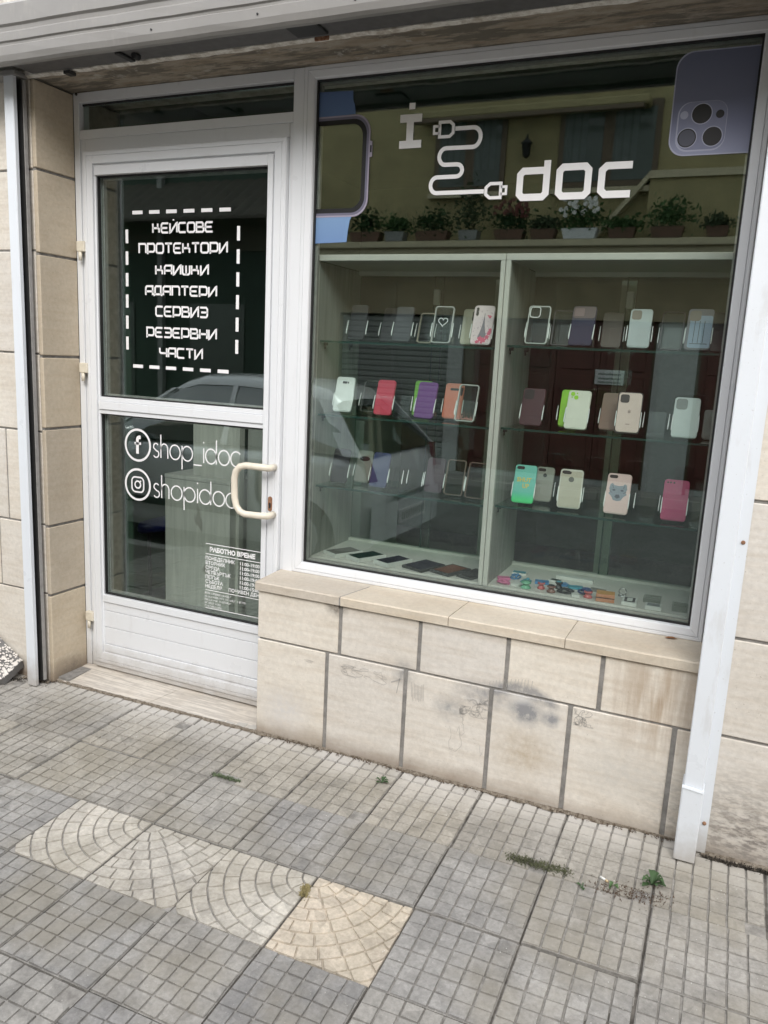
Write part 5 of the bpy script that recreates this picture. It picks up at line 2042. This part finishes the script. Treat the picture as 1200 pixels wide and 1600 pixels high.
for x, wd_, mt, sp, ht, pet, lab in pots:
    t = empty('flower_pot', (x, HF + .42, 2.491), lab, 'potted plant', 'potted plants on the terrace across the street')
    mb = MB()
    h0 = .13
    mb.prism([(-wd_ * .42, -.08, 0), (wd_ * .42, -.08, 0), (wd_ * .5, -.08, h0), (-wd_ * .5, -.08, h0)], (0, 0, 0), (0, .18, 0))
    mb.build('pot', mt, t)
    MB().box(-wd_ * .47, wd_ * .47, -.07, .09, h0, h0 + .006).build('soil', 'soil', t)
    mb = MB()
    leaves(mb, 430, 0, 0, h0 + ht * .36, sp * .8, .16, ht * .5, .065, qp)
    mb.build('foliage', ('leaf_green', 'leaf_dusty', 'leaf_dark')[qp.randrange(3)], t)['kind'] = 'stuff'
    if pet:
        mb = MB()
        for _ in range(34):
            px, py, pz = qp.uniform(-sp * .6, sp * .6), qp.uniform(.02, .2), h0 + ht * qp.uniform(.45, 1.0)
            r_ = .03
            mb.poly([(px + r_ * math.cos(a), py + .3 * r_ * math.sin(2 * a), pz + r_ * math.sin(a)) for a in [2 * math.pi * u / 7 for u in range(7)]])
        mb.build('flowers', pet, t)['kind'] = 'stuff'

# neighbouring house with a tiled canopy
nb_ = empty('neighbour_house', (-9, HF, ROADZ), 'grey green house with a clay tiled canopy reflected in the door glass', 'house')
hpart('wall', 'grey_wall', -16, -4.71, HF - .4, HF - .01, -.85, 5.4, root=nb_)
hpart('band', 'grey_band', -16, -4.71, HF - .009, HF + .05, 2.44, 2.94, root=nb_)
mb = MB()
for row in range(6):
    y0 = HF + 1.05 - row * .18
    z0 = 2.78 + row * .125
    xs = [-12 + k * .055 for k in range(132)]
    for xa, xb in zip(xs, xs[1:]):
        f = lambda x: .035 * abs(math.sin(x * 14))
        mb.poly([(xa, y0, z0 + f(xa)), (xb, y0, z0 + f(xb)), (xb, y0 - .2, z0 + .15 + f(xb)), (xa, y0 - .2, z0 + .15 + f(xa))])
        mb.poly([(xa, y0, z0 + f(xa)), (xb, y0, z0 + f(xb)), (xb, y0, z0 - .02), (xa, y0, z0 - .02)])
o = mb.build('clay_tiles', 'roof_clay', nb_)
o['kind'] = 'stuff'
o.matrix_parent_inverse = Matrix.Translation(-Vector(nb_.location))
hpart('drainpipe', 'slat_grey', -7.7, -7.6, HF + .02, HF + .12, -.8, 5.3, root=nb_)
for k in range(4):
    hpart('window', 'window_dark', -14 + k * 2.3, -12.9 + k * 2.3, HF - .012, HF + .01, 3.9, 5.0, root=nb_)
    hpart('window', 'window_dark', -14 + k * 2.3, -12.9 + k * 2.3, HF - .012, HF + .01, -.2, 1.6, root=nb_)
n2 = empty('far_house', (11, HF, ROADZ), 'plain buff house down the street to the right, behind the viewer', 'house')
hpart('wall', 'buff_wall', 6.3, 22, HF - .4, HF, -.85, 5.5, root=n2)
for k in range(4):
    hpart('window', 'window_dark', 7.5 + k * 3, 8.6 + k * 3, HF - .01, HF + .02, 3.2, 4.7, root=n2)

# ------------------------------------------------------------------ parked hatchback
b = NB('car_silver')
b.color((.70, .72, .73))
b.rough(.2)
b.b.inputs['Metallic'].default_value = .15
b.b.inputs['Coat Weight'].default_value = .6
plain('car_glass', (.012, .018, .017), .02, var=0, spec=1.0)
M('car_glass').node_tree.nodes['Principled BSDF'].inputs['Coat Weight'].default_value = 1.0
M('car_glass').node_tree.nodes['Principled BSDF'].inputs['Coat Roughness'].default_value = 0.0
M('car_glass').node_tree.nodes['Principled BSDF'].inputs['Coat IOR'].default_value = 2.4
plain('car_rubber', (.02, .02, .02), .8)
plain('car_alloy', (.45, .46, .47), .3, .8)
plain('tail_red', (.12, .01, .012), .15)
plain('plate_white', (.66, .67, .66), .4)
car = empty('parked_car', (-.93, -3.44, ROADZ), 'silver hatchback parked at the kerb, reflected in the window', 'car')
car.scale = (1.0, 1.0, 1.05)


def lofted(sections, name, mat, parent, close=True, smooth=True):
    mb = MB()
    rings = [[mb.bm.verts.new(p) for p in s_] for s_ in sections]
    for a, c_ in zip(rings, rings[1:]):
        for k in range(len(a) - 1):
            f = mb.bm.faces.new((a[k], a[k + 1], c_[k + 1], c_[k]))
            f.smooth = smooth
    if close:
        mb.bm.faces.new(rings[0])
        mb.bm.faces.new(list(reversed(rings[-1])))
    return mb.build(name, mat, parent)


secs = []
for d, W_, zb_, zt in ((0.0, .66, .34, .62), (.04, .74, .26, .86), (.14, .79, .22, .97), (.45, .82, .20, .985), (1.0, .835, .19, .97), (1.7, .84, .19, .955),
                       (2.4, .84, .19, .94), (2.85, .835, .19, .92), (3.2, .815, .20, .85), (3.55, .77, .22, .77), (3.78, .68, .25, .68), (3.86, .58, .32, .60)):
    ring = []
    prof_ = [(.90, 0.0), (.975, .12), (1.0, .42), (1.0, .62), (.985, .80), (.95, .93), (.86, .985), (.55, 1.0), (0, 1.005)]
    half = [(W_ * fy, zb_ + (zt - zb_) * fz) for fy, fz in prof_]
    ring = [(-d, y, z) for y, z in half] + [(-d, -y, z) for y, z in reversed(half[:-1])]
    secs.append(ring)
body_ = lofted(secs, 'body', 'car_silver', car)
# greenhouse: glass body with a painted roof and pillars
gs = []
for db, dt, zbt, zr_ in ((.10, .50, .955, 1.30), (.16, .60, .965, 1.385), (.75, .85, .97, 1.435), (1.35, 1.40, .96, 1.455), (1.95, 1.80, .95, 1.445), (2.55, 1.98, .935, 1.40), (2.84, 2.06, .915, 1.365)):
    lo, hi = .775, .55
    ring = []
    for s in range(6):
        t_ = s / 5
        ring.append((-(db + (dt - db) * t_), lo + (hi - lo) * t_ ** 1.25, zbt + (zr_ - zbt) * t_))
    ring.append((-dt - .0, .40, zr_ + .045))
    ring.append((-dt - .0, 0, zr_ + .055))
    ring = ring + [(x, -y, z) for x, y, z in reversed(ring[:-1])]
    gs.append(ring)
gh = lofted(gs, 'greenhouse', 'car_glass', car)
rs = []
for db, dt, zbt, zr_ in ((.10, .485, .955, 1.30), (.16, .60, .965, 1.389), (.75, .85, .97, 1.439), (1.35, 1.40, .96, 1.459), (1.95, 1.80, .95, 1.449), (2.55, 1.98, .935, 1.404), (2.84, 2.05, .915, 1.369)):
    rs.append([(-dt, .572, zr_ - .035), (-dt, .557, zr_ + .005), (-dt, .40, zr_ + .050), (-dt, 0, zr_ + .060), (-dt, -.40, zr_ + .050), (-dt, -.557, zr_ + .005), (-dt, -.572, zr_ - .035)])
lofted(rs, 'roof', 'car_silver', car, close=False)
for s in (1, -1):
    for (d0, z0_, d1, z1_, wd_) in ((.12, .96, .50, 1.36, .16), (1.38, .955, 1.40, 1.43, .05), (2.72, .93, 2.05, 1.37, .05)):
        mb = MB()
        mb.prism([(-d0 - wd_ * .9, .785 * s, z0_), (-d0 + wd_ * .2, .78 * s, z0_), (-d1 + wd_ * .2, .568 * s, z1_), (-d1 - wd_ * .7, .568 * s, z1_)], (0, 0, 0), (0, .012 * s, .004))
        mb.build('pillar', 'car_silver', car)
    for d in (.62, 3.12):
        t_ = MB().lathe([(.13, -.09), (.29, -.09), (.31, -.05), (.31, .05), (.29, .09), (.19, .092), (.13, .07)], 24).build('wheel', 'car_rubber', car, loc=(-d, s * .765, .31), rot=(R(-90 * s), 0, 0))
        MB().lathe([(.02, .06), (.19, .085), (.195, .094), (.18, .096), (.07, .078), (.02, .085)], 12).build('rim', 'car_alloy', t_)
    mb = MB()
    mb.prism([(-.03, s * .64, .78), (-.06, s * .745, .78), (-.10, s * .775, .97), (-.10, s * .68, .98)], (0, 0, 0), (.022, .012 * s, 0))
    mb.build('tail_light', 'tail_red', car)
    mb = MB()
    mb.tube([(-2.35, s * .80, .97), (-2.33, s * .92, .99)], .03, 6)
    mb.build('mirror_arm', 'car_silver', car)
    MB().box(-2.40, -2.26, min(s * .86, s * 1.0), max(s * .86, s * 1.0), .93, 1.05, .02).build('wing_mirror', 'car_silver', car)
    MB().box(-1.62, -1.42, min(s * .838, s * .858), max(s * .838, s * .858), .78, .80, .004).build('door_handle', 'car_silver', car)
    mb = MB()
    mb.box(-2.9, -.95, min(s * .842, s * .856), max(s * .842, s * .856), .40, .46, .006)
    mb.build('rub_strip', 'car_rubber', car)
lofted([[(.035 - .02 * abs(t_) ** 3 * 2, .76 * t_ * 1.0, z) for z in (.30, .36, .56, .60)] for t_ in (-1, -.8, -.4, 0, .4, .8, 1)], 'bumper', 'car_silver', car, close=False)
MB().box(.036, .046, -.30, .30, .40, .515, .002).build('number_plate', 'plate_white', car)
mb = MB()
qn = random.Random(4)
for k in range(11):
    yy = -.25 + k * .048
    mb.box(.0462, .0472, yy - .010, yy + .010, .425, .49)
mb.build('plate_marks', 'slat_grey', car)
MB().box(.010, .050, -.38, .38, .625, .645, .004).build('hatch_trim', 'car_alloy', car)

# ================================================================== SMALL THINGS ON THE PAVEMENT
# terrazzo slab of the neighbouring step, leaning to the wall
P0, P1 = Vector((-1.418, -.232, -.668)), Vector((-2.10, -.232, -.235))
Q0, Q1 = Vector((-1.402, -.385, -.738)), Vector((-1.90, .10, -.70))
Q1 = Vector((-2.10, -.60, -.62))
tz = empty('terrazzo_slab', tuple(P0), 'terrazzo slab with white stone chips beside the left shutter rail', 'slab')
mb = MB()
Q0 = Vector((-1.405, -.36, -.715))
Q1 = Vector((-2.20, -.75, -.50))
mb.prism([P0, P1, Q1, Q0], (0, 0, 0), (0, .012, -.035))
o = mb.build('slab_body', 'terrazzo_ground', tz)
o.matrix_parent_inverse = Matrix.Translation(-P0)
mb = MB()
qt = random.Random(9)
nrm = (P1 - P0).cross(Q0 - P0).normalized()
if nrm.z < 0:
    nrm = -nrm
for _ in range(900):
    u, v = qt.random() ** 1.3, qt.random()
    c_ = (P0 * (1 - u) + P1 * u) * (1 - v) + (Q0 * (1 - u) + Q1 * u) * v
    e1 = (P1 - P0).normalized()
    e2 = nrm.cross(e1)
    r_ = qt.uniform(.003, .0085)
    n_ = qt.randrange(4, 7)
    a0 = qt.random() * 6
    mb.poly([c_ + nrm * (.0006 + qt.random() * .0006) + (e1 * math.cos(a0 + 6.283 * k / n_) * r_ * qt.uniform(.7, 1.2)) + (e2 * math.sin(a0 + 6.283 * k / n_) * r_ * qt.uniform(.6, 1.0)) for k in range(n_)])
o = mb.build('stone_chips', 'terrazzo_chip', tz)
o['kind'] = 'stuff'
o.matrix_parent_inverse = Matrix.Translation(-P0)


def weed(x, y, n_, r_, label, mat='leaf_green', seed=1, h=.03):
    q_ = random.Random(seed)
    t = empty('weed', (x, y, gz(x, y) - .004), label, 'weed', 'weeds in the pavement joints')
    for k in range(n_):
        a = q_.uniform(0, 6.28)
        L = r_ * q_.uniform(.5, 1.15)
        e = Vector((math.cos(a), math.sin(a), 0))
        s_ = Vector((-math.sin(a), math.cos(a), 0))
        hh = h * q_.uniform(.4, 1.2)
        wd_ = L * .24
        mb = MB()
        p = [Vector((0, 0, .002)), e * L * .35 + Vector((0, 0, hh * .7)), e * L * .7 + Vector((0, 0, hh)), e * L + Vector((0, 0, hh * .75))]
        wds = [.0012, wd_ * .55, wd_, .001]
        vl = [mb.bm.verts.new(c_ + s_ * w2) for c_, w2 in zip(p, wds)]
        vc = [mb.bm.verts.new(c_ - Vector((0, 0, w2 * .35))) for c_, w2 in zip(p, wds)]
        vr = [mb.bm.verts.new(c_ - s_ * w2) for c_, w2 in zip(p, wds)]
        for i in range(3):
            mb.bm.faces.new((vl[i], vl[i + 1], vc[i + 1], vc[i]))
            mb.bm.faces.new((vc[i], vc[i + 1], vr[i + 1], vr[i]))
        mb.build('leaf', mat, t)
    return t


def moss(name, x0, y0, x1, y1, wd_, n_, mat, seed):
    q_ = random.Random(seed)
    mb = MB()
    for _ in range(n_):
        t_ = q_.random()
        x = x0 + (x1 - x0) * t_ + q_.gauss(0, wd_)
        y = y0 + (y1 - y0) * t_ + q_.gauss(0, wd_)
        z = gz(x, y) - .001
        a = q_.uniform(0, 6.28)
        L = q_.uniform(.004, .011)
        d = Vector((math.cos(a) * .6, math.sin(a) * .6, q_.uniform(.2, .9))) * L
        s_ = Vector((-math.sin(a), math.cos(a), 0)) * L * .3
        p = Vector((x, y, z))
        mb.poly([p - s_, p + s_, p + d])
    o = mb.build(name, mat)
    o['kind'] = 'stuff'
    return o


weed(.554, -.318, 9, .026, 'small green weed at the foot of the stone wall', 'leaf_dark', 3, .022)
weed(1.439, -.551, 6, .030, 'light green weed beside the cigarette end', 'leaf_green', 4, .03)
weed(1.557, -.473, 15, .040, 'large dark green weed near the foot of the white rail', 'leaf_dark', 5, .035)
weed(1.362, -.582, 5, .022, 'tiny weed at the corner of a paving tile left of the cigarette end', 'leaf_dark', 6, .016)
tag(moss('moss', -.065, -.556, .065, -.553, .006, 420, 'leaf_dusty', 1), 'strip of moss in the joint in front of the door')
tag(moss('moss', 1.12, -.537, 1.31, -.532, .012, 1100, plain('moss_dark', (.075, .08, .04), .9, var=.3).name, 2), 'dark moss in the joint in front of the stone wall')
tag(moss('dry_grass', .588, -.955, .602, -1.0, .007, 420, plain('dry_grass', (.24, .20, .09), .9, var=.2).name, 3), 'dry grass tuft at the corner of the tan tile')
tag(moss('debris', -.09, -.205, 1.60, -.203, .009, 900, plain('dead_leaf', (.085, .055, .035), .9, var=.3).name, 4), 'crumbs of dead leaves along the foot of the wall')
tag(moss('debris', 1.70, -.244, 2.1, -.240, .008, 1500, plain('soil_dark', (.03, .024, .018), .95, var=.3).name, 5), 'dark soil along the foot of the right wall')
tag(moss('debris', 1.40, -.565, 1.60, -.525, .022, 420, 'dead_leaf', 6), 'brown plant litter around the weeds')
tag(moss('debris', -1.5, -.31, -1.22, -.215, .012, 500, 'soil_dark', 7), 'dark litter beside the left shutter rail')
def soil_line(x0, x1, y, w0, w1, seed, label):
    q_ = random.Random(seed)
    mb = MB()
    n_ = int((x1 - x0) / .012)
    pts = []
    wd_ = (w0 + w1) / 2
    for k in range(n_ + 1):
        x = x0 + (x1 - x0) * k / n_
        wd_ = min(max(wd_ + q_.gauss(0, .0035), w0), w1)
        yy = y - wd_
        pts.append(((x, y + .004, gz(x, y) + .004 + q_.uniform(0, .003)), (x, yy + wd_ * .45, gz(x, yy) + .0022 + q_.uniform(0, .0015)), (x, yy, gz(x, yy) - .0035)))
    vs_ = [[mb.bm.verts.new(p) for p in row] for row in pts]
    for a, c_ in zip(vs_, vs_[1:]):
        for k in range(2):
            mb.bm.faces.new((a[k], a[k + 1], c_[k + 1], c_[k]))
    return tag(mb.build('soil_line', 'foot_soil'), label, kind='stuff')


b = NB('foot_soil')
b.color(b.mix(b.ramp(b.noise(70, 5, .7), [(.35, 0), (.65, 1)]), (.085, .065, .045), (.26, .225, .18)))
b.rough(.95)
b.bump(b.noise(120, 5, .7), .7, .004)
soil_line(-.10, 1.61, YW - .001, .003, .020, 3, 'brown soil gathered along the foot of the stone wall')
soil_line(1.69, 2.6, YF - .001, .010, .035, 4, 'dark soil gathered along the foot of the right wall')
soil_line(-1.24, -.10, -.199, .002, .010, 5, 'thin line of dirt in front of the marble threshold')
soil_line(-1.40, -1.24, YF - .001, .02, .05, 6, 'dirt gathered at the foot of the left shutter rail')
bt = empty('cigarette_end', (1.405, -.514, gz(1.405, -.514) + .005), 'white cigarette end lying in the paving joint by the weeds', 'cigarette end', rot=(0, 0, -.5))
MB().tube([(0, 0, 0), (.020, 0, 0)], .0037, 8).build('paper', 'petal_white', bt)
MB().tube([(.0201, 0, 0), (.030, 0, 0)], .0036, 8).build('filter', plain('filter_tan', (.55, .42, .25), .8).name, bt)
lf = empty('dead_leaf', (1.505, -.022, -.056), 'curled brown dead leaf lying on the window sill', 'leaf', rot=(0, 0, .2))
mb = MB()
for s in (-1, 1):
    p = [(-.022, 0, .001), (-.008, s * .009, .005), (.008, s * .008, .006), (.022, 0, .002)]
    mb.poly([p[0], p[1], (-.008, 0, .002)])
    mb.poly([(-.008, 0, .002), p[1], p[2], (.008, 0, .0025)])
    mb.poly([(.008, 0, .0025), p[2], p[3]])
mb.build('blade', plain('leaf_brown', (.24, .10, .04), .8).name, lf)
# pale crumbs scattered over the tiles
mb = MB()
qg = random.Random(31)
for _ in range(520):
    x, y = qg.uniform(-2.2, 2.2), -.2 - abs(qg.gauss(0, .6))
    if y < -1.9:
        continue
    r_ = qg.uniform(.0006, .0021)
    z = gz(x, y) + .0005
    p = Vector((x, y, z))
    t4 = [p + Vector((r_ * math.cos(a + x), r_ * math.sin(a + x) * .8, 0)) for a in (0, 2.1, 4.2)]
    mb.poly(t4)
    for a in range(3):
        mb.poly([t4[a], t4[(a + 1) % 3], p + Vector((0, 0, r_ * 1.1))])
o = mb.build('grit', 'petal_white')
tag(o, 'pale grit scattered over the paving tiles', kind='stuff')
